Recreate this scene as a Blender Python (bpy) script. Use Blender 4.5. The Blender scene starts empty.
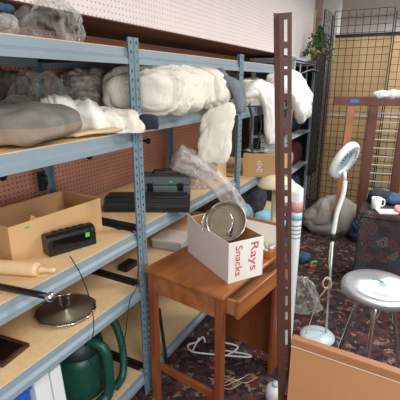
import bpy, bmesh, math, random
from mathutils import Vector, Matrix, noise, Euler
random.seed(7)
SC = bpy.context.scene
COL = SC.collection
PI = math.pi
# ------------------------------------------------------------------ frames
PIT = math.radians(16.83); FPX = 390.0; H = 1.65
U = Vector((.472, .8816, 0)); N = Vector((-.8816, .472, 0)); P1 = Vector((-.282, 1.77, 0))
RZ = math.atan2(U.y, U.x)
def W(s, t, z=0): return P1 + U*s + N*t + Vector((0, 0, z))
def ray(x, y):
    a = (x-200)/FPX; b = (200-y)/FPX
    return Vector((a, math.cos(PIT)+b*math.sin(PIT), -math.sin(PIT)+b*math.cos(PIT)))
CAM = Vector((0, 0, H))
def at_z(x, y, z):
    r = ray(x, y); return CAM + r*((z-H)/r.z)
def at_t(x, y, t):
    r = ray(x, y); return CAM + r*((t+P1.dot(N))/r.dot(N))
def at_d(x, y, d):
    r = ray(x, y); return CAM + r*(d/r.y)

# ------------------------------------------------------------------ materials
def srgb(c):
    return tuple(((v/255)/12.92 if v/255 <= .04045 else ((v/255+.055)/1.055)**2.4) for v in c)
MATS = {}
def mat(name, c, rough=.6, metal=0., var=0., vscale=8., bump=0., bscale=60., c2=None, stretch=None,
        trans=0., alpha=1., emit=0., spec=.5, sheen=0., coat=0.):
    if name in MATS: return MATS[name]
    m = bpy.data.materials.new(name); m.use_nodes = True
    nt = m.node_tree; b = nt.nodes['Principled BSDF']
    col = srgb(c)+(1,)
    b.inputs['Base Color'].default_value = col
    b.inputs['Roughness'].default_value = rough; b.inputs['Metallic'].default_value = metal
    b.inputs['Specular IOR Level'].default_value = spec
    b.inputs['Sheen Weight'].default_value = sheen; b.inputs['Coat Weight'].default_value = coat
    b.inputs['Transmission Weight'].default_value = trans; b.inputs['Alpha'].default_value = alpha
    if emit:
        b.inputs['Emission Color'].default_value = col; b.inputs['Emission Strength'].default_value = emit
    tc = nt.nodes.new('ShaderNodeTexCoord'); src = tc.outputs['Object']
    if stretch:
        mp = nt.nodes.new('ShaderNodeMapping'); mp.inputs['Scale'].default_value = stretch
        nt.links.new(src, mp.inputs['Vector']); src = mp.outputs['Vector']
    if var or c2:
        nz = nt.nodes.new('ShaderNodeTexNoise'); nz.inputs['Scale'].default_value = vscale
        nz.inputs['Detail'].default_value = 6; nt.links.new(src, nz.inputs['Vector'])
        cr = nt.nodes.new('ShaderNodeValToRGB')
        cr.color_ramp.elements[0].position = .32; cr.color_ramp.elements[1].position = .68
        c1 = tuple(v*(1-var) for v in col[:3])+(1,)
        cc = srgb(c2)+(1,) if c2 else tuple(min(1, v*(1+var)) for v in col[:3])+(1,)
        cr.color_ramp.elements[0].color = c1; cr.color_ramp.elements[1].color = cc
        nt.links.new(nz.outputs['Fac'], cr.inputs['Fac']); nt.links.new(cr.outputs['Color'], b.inputs['Base Color'])
    if bump:
        nb = nt.nodes.new('ShaderNodeTexNoise'); nb.inputs['Scale'].default_value = bscale; nb.inputs['Detail'].default_value = 5
        nt.links.new(src, nb.inputs['Vector'])
        bp = nt.nodes.new('ShaderNodeBump'); bp.inputs['Strength'].default_value = bump; bp.inputs['Distance'].default_value = .01
        nt.links.new(nb.outputs['Fac'], bp.inputs['Height']); nt.links.new(bp.outputs['Normal'], b.inputs['Normal'])
    MATS[name] = m
    return m

def pegmat(name, c, dark, pitch=.0254, var=.06):
    m = mat(name, c, rough=.75, var=var, vscale=3)
    nt = m.node_tree; b = nt.nodes['Principled BSDF']
    tc = nt.nodes.new('ShaderNodeTexCoord'); sx = nt.nodes.new('ShaderNodeSeparateXYZ')
    nt.links.new(tc.outputs['Object'], sx.inputs[0])
    def mth(op, a, bb=None):
        n = nt.nodes.new('ShaderNodeMath'); n.operation = op
        for i, v in enumerate((a, bb)):
            if v is None: continue
            if isinstance(v, (int, float)): n.inputs[i].default_value = v
            else: nt.links.new(v, n.inputs[i])
        return n.outputs[0]
    def cell(o):
        f = mth('FRACT', mth('ADD', mth('DIVIDE', o, pitch), 1000.0))
        d = mth('SUBTRACT', f, .5); return mth('MULTIPLY', d, d)
    r2 = mth('ADD', cell(sx.outputs['X']), cell(sx.outputs['Z']))
    hole = mth('LESS_THAN', r2, .03)
    mx = nt.nodes.new('ShaderNodeMix'); mx.data_type = 'RGBA'
    old = b.inputs['Base Color'].links[0].from_socket
    nt.links.new(hole, mx.inputs['Factor']); nt.links.new(old, mx.inputs['A']); mx.inputs['B'].default_value = srgb(dark)+(1,)
    nt.links.new(mx.outputs['Result'], b.inputs['Base Color'])
    return m

def woodmat(name, c, c2, axis=0, scale=14., rough=.45, coat=0., dist=2.):
    if name in MATS: return MATS[name]
    st = [1., 1., 1.]; st[axis] = .12
    m = mat(name, c, rough=rough, c2=c2, vscale=scale, stretch=tuple(st), bump=.08, bscale=scale*4, coat=coat)
    return m

def carpetmat(name, scale, cols, rough=.95):
    m = bpy.data.materials.new(name); m.use_nodes = True; MATS[name] = m
    nt = m.node_tree; b = nt.nodes['Principled BSDF']; b.inputs['Roughness'].default_value = rough
    b.inputs['Specular IOR Level'].default_value = .1
    tc = nt.nodes.new('ShaderNodeTexCoord')
    nz = nt.nodes.new('ShaderNodeTexNoise'); nz.inputs['Scale'].default_value = scale*.8; nz.inputs['Detail'].default_value = 3
    nt.links.new(tc.outputs['Object'], nz.inputs['Vector'])
    va = nt.nodes.new('ShaderNodeVectorMath'); va.operation = 'MULTIPLY_ADD'
    va.inputs[1].default_value = (.09,)*3
    nt.links.new(nz.outputs['Color'], va.inputs[0]); nt.links.new(tc.outputs['Object'], va.inputs[2])
    vo = nt.nodes.new('ShaderNodeTexVoronoi'); vo.inputs['Scale'].default_value = scale
    nt.links.new(va.outputs[0], vo.inputs['Vector'])
    sep = nt.nodes.new('ShaderNodeSeparateColor'); nt.links.new(vo.outputs['Color'], sep.inputs[0])
    cr = nt.nodes.new('ShaderNodeValToRGB'); cr.color_ramp.interpolation = 'CONSTANT'
    el = cr.color_ramp.elements
    for i, c in enumerate(cols):
        p = i/len(cols)
        e = el[i] if i < 2 else el.new(p)
        e.position = p; e.color = srgb(c)+(1,)
    nt.links.new(sep.outputs[0], cr.inputs['Fac'])
    # fine rings inside each motif
    wv = nt.nodes.new('ShaderNodeMath'); wv.operation = 'MULTIPLY'; wv.inputs[1].default_value = 22
    nt.links.new(vo.outputs['Distance'], wv.inputs[0])
    sn = nt.nodes.new('ShaderNodeMath'); sn.operation = 'SINE'; nt.links.new(wv.outputs[0], sn.inputs[0])
    gt = nt.nodes.new('ShaderNodeMath'); gt.operation = 'GREATER_THAN'; gt.inputs[1].default_value = .6; nt.links.new(sn.outputs[0], gt.inputs[0])
    mx = nt.nodes.new('ShaderNodeMix'); mx.data_type = 'RGBA'; nt.links.new(gt.outputs[0], mx.inputs['Factor'])
    nt.links.new(cr.outputs['Color'], mx.inputs['A']); mx.inputs['B'].default_value = srgb(cols[1])+(1,)
    nt.links.new(mx.outputs['Result'], b.inputs['Base Color'])
    nb = nt.nodes.new('ShaderNodeTexNoise'); nb.inputs['Scale'].default_value = 300
    nt.links.new(tc.outputs['Object'], nb.inputs['Vector'])
    bp = nt.nodes.new('ShaderNodeBump'); bp.inputs['Strength'].default_value = .4; bp.inputs['Distance'].default_value = .005
    nt.links.new(nb.outputs['Fac'], bp.inputs['Height']); nt.links.new(bp.outputs['Normal'], b.inputs['Normal'])
    return m

def plasticbag(name, c, op=.35, rough=.12):
    """thin clear film: part transparent, part glossy and slightly milky"""
    m = bpy.data.materials.new(name); m.use_nodes = True; MATS[name] = m
    nt = m.node_tree; b = nt.nodes['Principled BSDF']
    b.inputs['Base Color'].default_value = srgb(c)+(1,); b.inputs['Roughness'].default_value = rough
    b.inputs['Specular IOR Level'].default_value = .9
    fr = nt.nodes.new('ShaderNodeLayerWeight'); fr.inputs['Blend'].default_value = .35
    tc = nt.nodes.new('ShaderNodeTexCoord')
    nz = nt.nodes.new('ShaderNodeTexNoise'); nz.inputs['Scale'].default_value = 22; nz.inputs['Detail'].default_value = 5
    nt.links.new(tc.outputs['Object'], nz.inputs['Vector'])
    a = nt.nodes.new('ShaderNodeMath'); a.operation = 'MULTIPLY_ADD'; a.inputs[1].default_value = .9; a.inputs[2].default_value = op-.62
    nt.links.new(nz.outputs['Fac'], a.inputs[0])
    a2 = nt.nodes.new('ShaderNodeMath'); a2.operation = 'ADD'; a2.use_clamp = True
    fm = nt.nodes.new('ShaderNodeMath'); fm.operation = 'MULTIPLY'; fm.inputs[1].default_value = .5
    nt.links.new(fr.outputs['Facing'], fm.inputs[0]); nt.links.new(a.outputs[0], a2.inputs[0]); nt.links.new(fm.outputs[0], a2.inputs[1])
    nt.links.new(a2.outputs[0], b.inputs['Alpha'])
    bp = nt.nodes.new('ShaderNodeBump'); bp.inputs['Strength'].default_value = 1.; bp.inputs['Distance'].default_value = .03
    nt.links.new(nz.outputs['Fac'], bp.inputs['Height']); nt.links.new(bp.outputs['Normal'], b.inputs['Normal'])
    return m

M = {}
M['beam'] = mat('beam_blue_grey', (136,151,160), rough=.42, var=.05, vscale=5, spec=.5)
M['post'] = mat('post_blue_grey', (112,135,147), rough=.45, var=.08, vscale=9)
M['sidebar'] = mat('side_beam_black', (34,34,36), rough=.5)
M['chip'] = mat('particle_board', (226,194,144), rough=.75, var=.05, vscale=70, c2=(232,202,156))
M['peg'] = pegmat('pegboard_brown', (206,146,122), (110,64,52))
M['pegw'] = pegmat('pegboard_white', (240,226,220), (196,176,168), var=.02)
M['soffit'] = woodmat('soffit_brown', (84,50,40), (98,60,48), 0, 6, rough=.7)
M['ceil'] = mat('ceiling_grey', (205,205,205), rough=.9, var=.04, vscale=4)
M['wallw'] = mat('wall_white', (226,226,222), rough=.85, var=.02, vscale=3)
M['carpet'] = carpetmat('carpet_pattern', 34, [(100,58,54),(52,42,46),(146,122,104),(70,68,78),(84,50,48),(64,62,58),(112,72,64),(48,42,46)])
M['trunk'] = carpetmat('trunk_tapestry', 15, [(92,70,68),(62,54,58),(104,92,86),(66,70,80),(90,60,60),(70,64,64)])
M['ply'] = woodmat('plywood_yellow', (212,180,132), (194,158,110), 2, 5, rough=.7)
M['wire'] = mat('wire_black', (26,24,26), rough=.5)
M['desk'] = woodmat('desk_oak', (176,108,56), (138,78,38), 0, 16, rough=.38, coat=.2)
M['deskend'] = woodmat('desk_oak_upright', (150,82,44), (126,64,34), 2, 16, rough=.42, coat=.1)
M['rail'] = woodmat('rail_brown', (118,68,50), (96,52,38), 2, 10, rough=.5)
M['rail2'] = woodmat('slat_light', (190,128,84), (172,112,70), 2, 10, rough=.55)
M['rust'] = mat('post_rust_brown', (76,45,35), rough=.5, var=.12, vscale=14, spec=.4)
M['panelface'] = mat('panel_tan', (182,130,86), rough=.7, var=.03, vscale=3)
M['panelwood'] = woodmat('panel_rail_wood', (178,126,84), (160,108,70), 0, 10, rough=.5)
M['trim'] = mat('trim_white', (235,225,205), rough=.6)
M['card'] = mat('cardboard', (208,166,116), rough=.85, var=.04, vscale=3, bump=.05)
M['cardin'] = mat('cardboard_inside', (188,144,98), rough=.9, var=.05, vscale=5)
M['black'] = mat('black_plastic', (24,25,28), rough=.32)
M['blackm'] = mat('black_matte', (34,35,37), rough=.6)
M['gloss'] = mat('black_display', (10,11,13), rough=.12)
M['green'] = mat('green_sticker', (40,205,90), rough=.5)
M['pin'] = woodmat('rolling_pin_wood', (236,206,164), (222,188,142), 0, 16, rough=.55)
M['chrome'] = mat('chrome', (225,228,232), rough=.16, metal=1)
M['steel'] = mat('brushed_steel', (222,232,238), rough=.38, metal=.8, bump=.03, bscale=200)
M['white'] = mat('white_plastic', (232,234,234), rough=.4)
M['cream'] = mat('cream_plastic', (226,212,178), rough=.5)
M['wcloth'] = mat('white_cloth', (240,236,226), rough=.9, var=.04, vscale=6, bump=.25, bscale=25, sheen=.2)
M['ecru'] = mat('ecru_cloth', (232,225,210), rough=.9, var=.05, vscale=6, bump=.25, bscale=25, sheen=.2)
M['beige'] = mat('beige_cloth', (214,190,150), rough=.9, var=.06, vscale=8)
M['navy'] = mat('navy_cloth', (34,42,56), rough=.9, bump=.2)
M['jacket'] = mat('grey_jacket', (108,118,126), rough=.85, var=.12, vscale=9, bump=.3, bscale=30)
M['toolgrey'] = mat('toolbox_grey', (104,112,114), rough=.5, var=.05)
M['toolgrey2'] = mat('toolbox_grey_lid', (84,92,94), rough=.5)
M['grnp'] = mat('green_plastic', (22,74,60), rough=.35, var=.08, vscale=4)
M['grnd'] = mat('dark_green_plastic', (16,46,42), rough=.45)
M['blue'] = mat('blue_plastic', (30,90,190), rough=.4)
M['ltblue'] = mat('light_blue_cloth', (130,186,214), rough=.85, var=.1, vscale=10, bump=.3)
M['paleblue'] = mat('pale_blue_card', (190,208,212), rough=.6)
M['gplate'] = mat('grey_steel_shelf', (176,186,190), rough=.5)
M['red'] = mat('red_plastic', (205,60,66), rough=.5)
M['redink'] = mat('red_ink', (206,70,84), rough=.8)
M['wcard'] = mat('white_card', (232,226,218), rough=.8, var=.03, vscale=4)
M['pan'] = mat('tin_pan', (190,188,182), rough=.28, metal=1, var=.1, vscale=6)
M['panin'] = mat('tin_pan_floor', (150,136,118), rough=.5, metal=.6, var=.1)
M['bronze'] = mat('dark_bronze', (150,136,118), rough=.3, metal=.55)
M['leaf'] = mat('leaf_green', (48,96,50), rough=.5, var=.25, vscale=30)
M['wicker'] = mat('wicker', (186,156,92), rough=.8, var=.2, vscale=40, bump=.4)
M['baggrey'] = mat('grey_bag', (176,170,162), rough=.6, var=.06, bump=.3, bscale=12)
M['maroon'] = mat('maroon_cloth', (96,36,44), rough=.9)
M['denim'] = mat('denim', (52,84,116), rough=.9, var=.15, vscale=14)
M['darkgrey'] = mat('dark_grey_cloth', (62,64,68), rough=.9, var=.1, vscale=9)
M['pink'] = mat('pink_cloth', (206,150,150), rough=.9, var=.1)
M['teal'] = mat('teal_sticker', (40,160,185), rough=.5)
M['bluetag'] = mat('blue_tape', (40,130,190), rough=.5)
M['lens'] = mat('magnifier_glass', (120,190,190), rough=.05, trans=.75, spec=.7)
M['lampbase'] = mat('lamp_base_pale', (196,212,216), rough=.3)
M['bag'] = plasticbag('clear_bag', (222,220,214), .26, .08)
M['bag2'] = plasticbag('milky_bag', (232,226,222), .42, .12)
M['brownp'] = mat('brown_pillow', (138,104,80), rough=.9, var=.1)
M['brownframe'] = woodmat('dark_frame_wood', (86,50,34), (64,36,26), 0, 12)

_m = M['steel']; _b = _m.node_tree.nodes['Principled BSDF']; _t = _m.node_tree.nodes.new('ShaderNodeTangent')
_t.direction_type = 'RADIAL'; _t.axis = 'Z'; _b.inputs['Anisotropic'].default_value = .85; _m.node_tree.links.new(_t.outputs[0], _b.inputs['Tangent'])
# quilted dark bag pattern
def quilt():
    m = mat('quilted_dark', (62,60,54), rough=.85); nt = m.node_tree; b = nt.nodes['Principled BSDF']
    tc = nt.nodes.new('ShaderNodeTexCoord'); mp = nt.nodes.new('ShaderNodeMapping')
    mp.inputs['Rotation'].default_value = (0, PI/4, 0); nt.links.new(tc.outputs['Object'], mp.inputs['Vector'])
    br = nt.nodes.new('ShaderNodeTexChecker'); br.inputs['Scale'].default_value = 16
    br.inputs['Color1'].default_value = srgb((66,64,58))+(1,); br.inputs['Color2'].default_value = srgb((92,86,76))+(1,)
    nt.links.new(mp.outputs['Vector'], br.inputs['Vector']); nt.links.new(br.outputs['Color'], b.inputs['Base Color'])
    return m
M['quilt'] = quilt()
# cushion two-tone: grey top, brown lower band
def cushmat():
    m = mat('cushion_two_tone', (130,126,118), rough=.95); nt = m.node_tree; b = nt.nodes['Principled BSDF']
    tc = nt.nodes.new('ShaderNodeTexCoord'); sx = nt.nodes.new('ShaderNodeSeparateXYZ'); nt.links.new(tc.outputs['Object'], sx.inputs[0])
    nz = nt.nodes.new('ShaderNodeTexNoise'); nz.inputs['Scale'].default_value = 14; nz.inputs['Detail'].default_value = 5
    nt.links.new(tc.outputs['Object'], nz.inputs['Vector'])
    gt = nt.nodes.new('ShaderNodeMath'); gt.operation = 'GREATER_THAN'; gt.inputs[1].default_value = .068; nt.links.new(sx.outputs['Z'], gt.inputs[0])
    def ramp(a, c):
        r = nt.nodes.new('ShaderNodeValToRGB'); r.color_ramp.elements[0].color = srgb(a)+(1,); r.color_ramp.elements[1].color = srgb(c)+(1,)
        r.color_ramp.elements[0].position = .3; r.color_ramp.elements[1].position = .7
        nt.links.new(nz.outputs['Fac'], r.inputs['Fac']); return r.outputs['Color']
    mx = nt.nodes.new('ShaderNodeMix'); mx.data_type = 'RGBA'; nt.links.new(gt.outputs[0], mx.inputs['Factor'])
    nt.links.new(ramp((140,122,104), (170,150,130)), mx.inputs['A']); nt.links.new(ramp((112,110,104), (140,138,130)), mx.inputs['B'])
    nt.links.new(mx.outputs['Result'], b.inputs['Base Color'])
    bp = nt.nodes.new('ShaderNodeBump'); bp.inputs['Strength'].default_value = .4; bp.inputs['Distance'].default_value = .01
    nt.links.new(nz.outputs['Fac'], bp.inputs['Height']); nt.links.new(bp.outputs['Normal'], b.inputs['Normal'])
    return m
M['cush'] = cushmat()
# crochet: rows of dark holes
def crochet():
    m = mat('crochet_ecru', (236,229,214), rough=.95, bump=.3, bscale=60); nt = m.node_tree; b = nt.nodes['Principled BSDF']
    tc = nt.nodes.new('ShaderNodeTexCoord'); vo = nt.nodes.new('ShaderNodeTexVoronoi'); vo.inputs['Scale'].default_value = 95; vo.inputs['Randomness'].default_value = .5
    nt.links.new(tc.outputs['Object'], vo.inputs['Vector'])
    nz = nt.nodes.new('ShaderNodeTexNoise'); nz.inputs['Scale'].default_value = 9; nt.links.new(tc.outputs['Object'], nz.inputs['Vector'])
    th = nt.nodes.new('ShaderNodeMath'); th.operation = 'MULTIPLY_ADD'; th.inputs[1].default_value = .9; th.inputs[2].default_value = -.25
    nt.links.new(nz.outputs['Fac'], th.inputs[0])
    lt = nt.nodes.new('ShaderNodeMath'); lt.operation = 'LESS_THAN'; nt.links.new(vo.outputs['Distance'], lt.inputs[0]); nt.links.new(th.outputs[0], lt.inputs[1])
    mx = nt.nodes.new('ShaderNodeMix'); mx.data_type = 'RGBA'; nt.links.new(lt.outputs[0], mx.inputs['Factor'])
    mx.inputs['A'].default_value = srgb((236,229,214))+(1,); mx.inputs['B'].default_value = srgb((206,194,176))+(1,)
    nt.links.new(mx.outputs['Result'], b.inputs['Base Color'])
    return m
M['crochet'] = crochet()
M['netting'] = mat('grey_netting', (120,112,104), rough=.8, c2=(188,180,168), vscale=40, bump=.5, bscale=60)

# ------------------------------------------------------------------ mesh tools
def ortho(d):
    d = d.normalized(); a = Vector((0, 0, 1)) if abs(d.z) < .9 else Vector((1, 0, 0))
    x = a.cross(d).normalized(); return x, d.cross(x).normalized()
class MB:
    def __init__(s): s.v = []; s.f = []; s.mi = []; s.cur = 0
    def add(s, vs, fs):
        o = len(s.v); s.v += [Vector(v) for v in vs]; s.f += [tuple(i+o for i in f) for f in fs]; s.mi += [s.cur]*len(fs); return s
    def box(s, x0, x1, y0, y1, z0, z1, m=None):
        vs = [Vector((x, y, z)) for z in (z0, z1) for y in (y0, y1) for x in (x0, x1)]
        if m: vs = [m @ v for v in vs]
        return s.add(vs, [(0,2,3,1),(4,5,7,6),(0,1,5,4),(2,6,7,3),(0,4,6,2),(1,3,7,5)])
    def bar(s, a, b, w, h, up=Vector((0,0,1))):
        a = Vector(a); b = Vector(b); d = (b-a).normalized()
        x = d.cross(up)
        if x.length < 1e-4: x = Vector((1,0,0))
        x.normalize(); y = x.cross(d).normalized()
        vs = [p + x*sx*w/2 + y*sy*h/2 for p in (a, b) for sx, sy in ((-1,-1),(1,-1),(1,1),(-1,1))]
        return s.add(vs, [(3,2,1,0),(4,5,6,7),(0,1,5,4),(1,2,6,5),(2,3,7,6),(3,0,4,7)])
    def tube(s, pts, r, n=8, cap=True):
        pts = [Vector(p) for p in pts]; k = len(pts); rs = r if isinstance(r, (list, tuple)) else [r]*k
        x = None; vs = []
        for i, p in enumerate(pts):
            d = pts[min(i+1, k-1)]-pts[max(i-1, 0)]
            if d.length < 1e-9: d = Vector((0,0,1))
            d.normalize()
            if x is None: x, y = ortho(d)
            else:
                x = (x - d*x.dot(d)); x = x.normalized() if x.length > 1e-6 else ortho(d)[0]; y = d.cross(x)
            vs += [p + (x*math.cos(2*PI*j/n)+y*math.sin(2*PI*j/n))*rs[i] for j in range(n)]
        fs = [(i*n+j, i*n+(j+1)%n, (i+1)*n+(j+1)%n, (i+1)*n+j) for i in range(k-1) for j in range(n)]
        if cap: fs += [tuple(reversed(range(n))), tuple((k-1)*n+j for j in range(n))]
        return s.add(vs, fs)
    def lathe(s, prof, n=32, m=None, close=False):
        vs = []
        for r, z in prof:
            for j in range(n):
                a = 2*PI*j/n; v = Vector((r*math.cos(a), r*math.sin(a), z)); vs.append(m @ v if m else v)
        k = len(prof)
        fs = [(i*n+j, i*n+(j+1)%n, (i+1)*n+(j+1)%n, (i+1)*n+j) for i in range(k-1) for j in range(n)]
        if close: fs += [((k-1)*n+j, (k-1)*n+(j+1)%n, (j+1)%n, j) for j in range(n)]
        else: fs += [tuple(reversed(range(n))), tuple((k-1)*n+j for j in range(n))]
        return s.add(vs, fs)
    def prism(s, poly, axis_fn, a, b):
        """poly of 2-D points, extruded between a and b; axis_fn(p, q, w) -> 3-D"""
        n = len(poly); vs = [axis_fn(p[0], p[1], w) for w in (a, b) for p in poly]
        return s.add(vs, [tuple(range(n)), tuple(reversed(range(n, 2*n)))] + [((i+1)%n, i, i+n, (i+1)%n+n) for i in range(n)])
    def grid(s, fn, nu, nv, wrap=False):
        vs = [fn(i/nu, j/nv) for i in range(nu+1) for j in range(nv+1)]
        return s.add(vs, [(i*(nv+1)+j, (i+1)*(nv+1)+j, (i+1)*(nv+1)+j+1, i*(nv+1)+j+1) for i in range(nu) for j in range(nv)])
    def build(s, name, mats, parent=None, smooth=False, bevel=0., solid=0., sub=0, loc=None, rz=0., fix=True):
        me = bpy.data.meshes.new(name); me.from_pydata([tuple(v) for v in s.v], [], s.f)
        if not isinstance(mats, (list, tuple)): mats = [mats]
        for m in mats: me.materials.append(m)
        for p, i in zip(me.polygons, s.mi): p.material_index = i
        if fix:
            bm = bmesh.new(); bm.from_mesh(me); bmesh.ops.recalc_face_normals(bm, faces=bm.faces[:]); bm.to_mesh(me); bm.free()
        if smooth:
            for p in me.polygons: p.use_smooth = True
        me.update()
        o = bpy.data.objects.new(name, me); COL.objects.link(o)
        if parent: o.parent = parent
        if loc is not None: o.location = loc
        o.rotation_euler.z = rz
        if bevel:
            b = o.modifiers.new('bevel', 'BEVEL'); b.width = bevel; b.segments = 2; b.limit_method = 'ANGLE'; b.angle_limit = .7
        if solid:
            b = o.modifiers.new('solid', 'SOLIDIFY'); b.thickness = solid; b.offset = 0
        if sub:
            b = o.modifiers.new('sub', 'SUBSURF'); b.levels = sub; b.render_levels = sub
        return o

def tag(o, label, cat, group=None):
    o['label'] = label; o['category'] = cat
    if group: o['group'] = group
    return o
def thing(name, label, cat, loc, rz=0., group=None):
    o = bpy.data.objects.new(name, None); COL.objects.link(o); o.empty_display_size = .05
    o.location = loc; o.rotation_euler.z = rz
    return tag(o, label, cat, group)
def struct(o): o['kind'] = 'structure'; return o
def copy_tree(o, parent=None):
    c = o.copy(); COL.objects.link(c); c.parent = parent
    for ch in list(o.children): copy_tree(ch, c)
    return c
def smoothpath(pts, k=6):
    pts = [Vector(p) for p in pts]; out = []
    for i in range(len(pts)-1):
        p0 = pts[max(i-1,0)]; p1 = pts[i]; p2 = pts[i+1]; p3 = pts[min(i+2,len(pts)-1)]
        for j in range(k):
            t = j/k
            out.append(.5*((2*p1)+(-p0+p2)*t+(2*p0-5*p1+4*p2-p3)*t*t+(-p0+3*p1-3*p2+p3)*t**3))
    out.append(pts[-1]); return out

def blob(R, e=.8, amp=.02, freq=6., seed=0, nu=110, nv=70, floor=None, ridge=0., rfreq=8., rdir=(1,0,0), warp=None):
    """closed soft body: superellipsoid of radii R with lumps (amp) and cloth folds (ridge)"""
    R = Vector(R); rd = Vector(rdir); off = Vector((seed*3.1, seed*1.7, seed*.9))
    def sg(v, p): return math.copysign(abs(v)**p, v)
    vs = []; 
    for j in range(nv+1):
        ph = -PI/2 + PI*j/nv
        for i in range(nu):
            th = 2*PI*i/nu
            d = Vector((sg(math.cos(ph), e)*sg(math.cos(th), e), sg(math.cos(ph), e)*sg(math.sin(th), e), sg(math.sin(ph), e)))
            p = Vector((d.x*R.x, d.y*R.y, d.z*R.z))
            nn = Vector((math.cos(ph)*math.cos(th), math.cos(ph)*math.sin(th), math.sin(ph)))
            q = p*freq + off
            a = noise.noise(q)*amp + noise.noise(q*2.3)*amp*.5
            if ridge:
                rn = rd.normalized(); f0 = rfreq*1.1; q = (p*.22 + rn*(p.dot(rn)*.78))*f0 + off
                q += Vector((noise.noise(p*5+off), noise.noise(p*5-off), noise.noise(p*5+off*2)))*.55
                n1 = abs(noise.noise(q)); n2 = abs(noise.noise(q*2.2+off)); n3 = abs(noise.noise(q*4.5))
                a += ridge*2.7*(n1**.75+.5*n2**.8+.22*n3) - ridge*1.1
            p = p + nn*a
            if warp: p = warp(p)
            if floor is not None and p.z < floor: p.z = floor
            vs.append(p)
    m = MB()
    fs = [(j*nu+i, j*nu+(i+1)%nu, (j+1)*nu+(i+1)%nu, (j+1)*nu+i) for j in range(nv) for i in range(nu)]
    m.add(vs, fs); return m

def swath(path, side, w, th, seed=0, rip=.3, k=8, fr=4., n=44, taper=.25, freq=None):
    # thick folded length of cloth following a path
    pth = smoothpath(path, k); K = len(pth); side = Vector(side); vs = []; off = Vector((seed*2.3, seed*1.1, 0)); L = 0
    for i, p in enumerate(pth):
        d = (pth[min(i+1,K-1)]-pth[max(i-1,0)]).normalized(); s_ = (side-d*side.dot(d)).normalized(); nr = d.cross(s_)
        if i: L += (p-pth[i-1]).length
        e = min(i, K-1-i)/(K-1)/taper; sc = math.sqrt(max(.02, 1-(1-min(1, e))**2))
        ww = w if not callable(w) else w(i/(K-1))
        for j in range(n):
            a = 2*PI*j/n; x = math.copysign(abs(math.cos(a))**.8, math.cos(a))*ww/2*sc; y = math.copysign(abs(math.sin(a))**.6, math.sin(a))*th/2*sc
            q = Vector((x*fr/ww*1.6, L*3.5, 0))+off
            b = abs(noise.noise(q+Vector((noise.noise(q*.7)*.6,0,3))))+.4*abs(noise.noise(q*2.1+off))
            vs.append(p+s_*x+nr*(y + (b*2.2-.6)*rip*th*(1 if y > 0 else .6)*(1 if y>0 else 1)))
    m = MB(); fs = [(i*n+j, i*n+(j+1)%n, (i+1)*n+(j+1)%n, (i+1)*n+j) for i in range(K-1) for j in range(n)]
    fs += [tuple(reversed(range(n))), tuple((K-1)*n+j for j in range(n))]
    return m.add(vs, fs)
# ------------------------------------------------------------------ setting
def sbox(name, s0, s1, t0, t1, z0, z1, m):   # box in shelf coordinates, its own local frame
    return MB().box(0, s1-s0, 0, t1-t0, z0, z1).build(name, m, loc=W(s0, t0), rz=RZ)
struct(sbox('floor', -3.5, 7.0, -4.5, .75, -.06, 0, M['carpet']))
struct(sbox('ceiling', -3.5, 7.0, -4.5, .75, 2.7, 2.76, M['ceil']))
struct(sbox('wall_left', -3.5, 7.0, .66, .70, 0, 2.7, M['peg']))
struct(sbox('wall_back', 6.2, 6.26, -4.5, .655, 0, 2.7, M['wallw']))
sf = MB(); sf.cur = 0; sf.box(0, 7.10, 0, .50, 1.913, 2.695)
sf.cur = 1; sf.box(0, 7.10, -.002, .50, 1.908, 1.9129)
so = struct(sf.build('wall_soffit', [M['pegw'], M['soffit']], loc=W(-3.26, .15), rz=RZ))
struct(sbox('trim_1', 3.842, 3.865, .13, .655, 1.905, 2.5, M['ply']))
# white pillar beyond the wire panels
pp = at_d(328, 60, 5.6)
struct(MB().box(-.11,.11,-.1,.1,0,2.695).build('wall_pillar', M['wallw'], loc=(pp.x, pp.y, 0), rz=RZ))
# plywood partition behind wire grid
pw = struct(sbox('wall_partition', 3.60, 3.625, -2.6, -.17, 0, 2.14, M['ply']))
struct(sbox('trim_2', 3.585, 3.63, -2.6, -.17, 2.141, 2.17, M['blackm']))
struct(sbox('trim_3', 3.592, 3.599, -2.6, -.17, 1.26, 1.275, M['wcard']))

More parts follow.
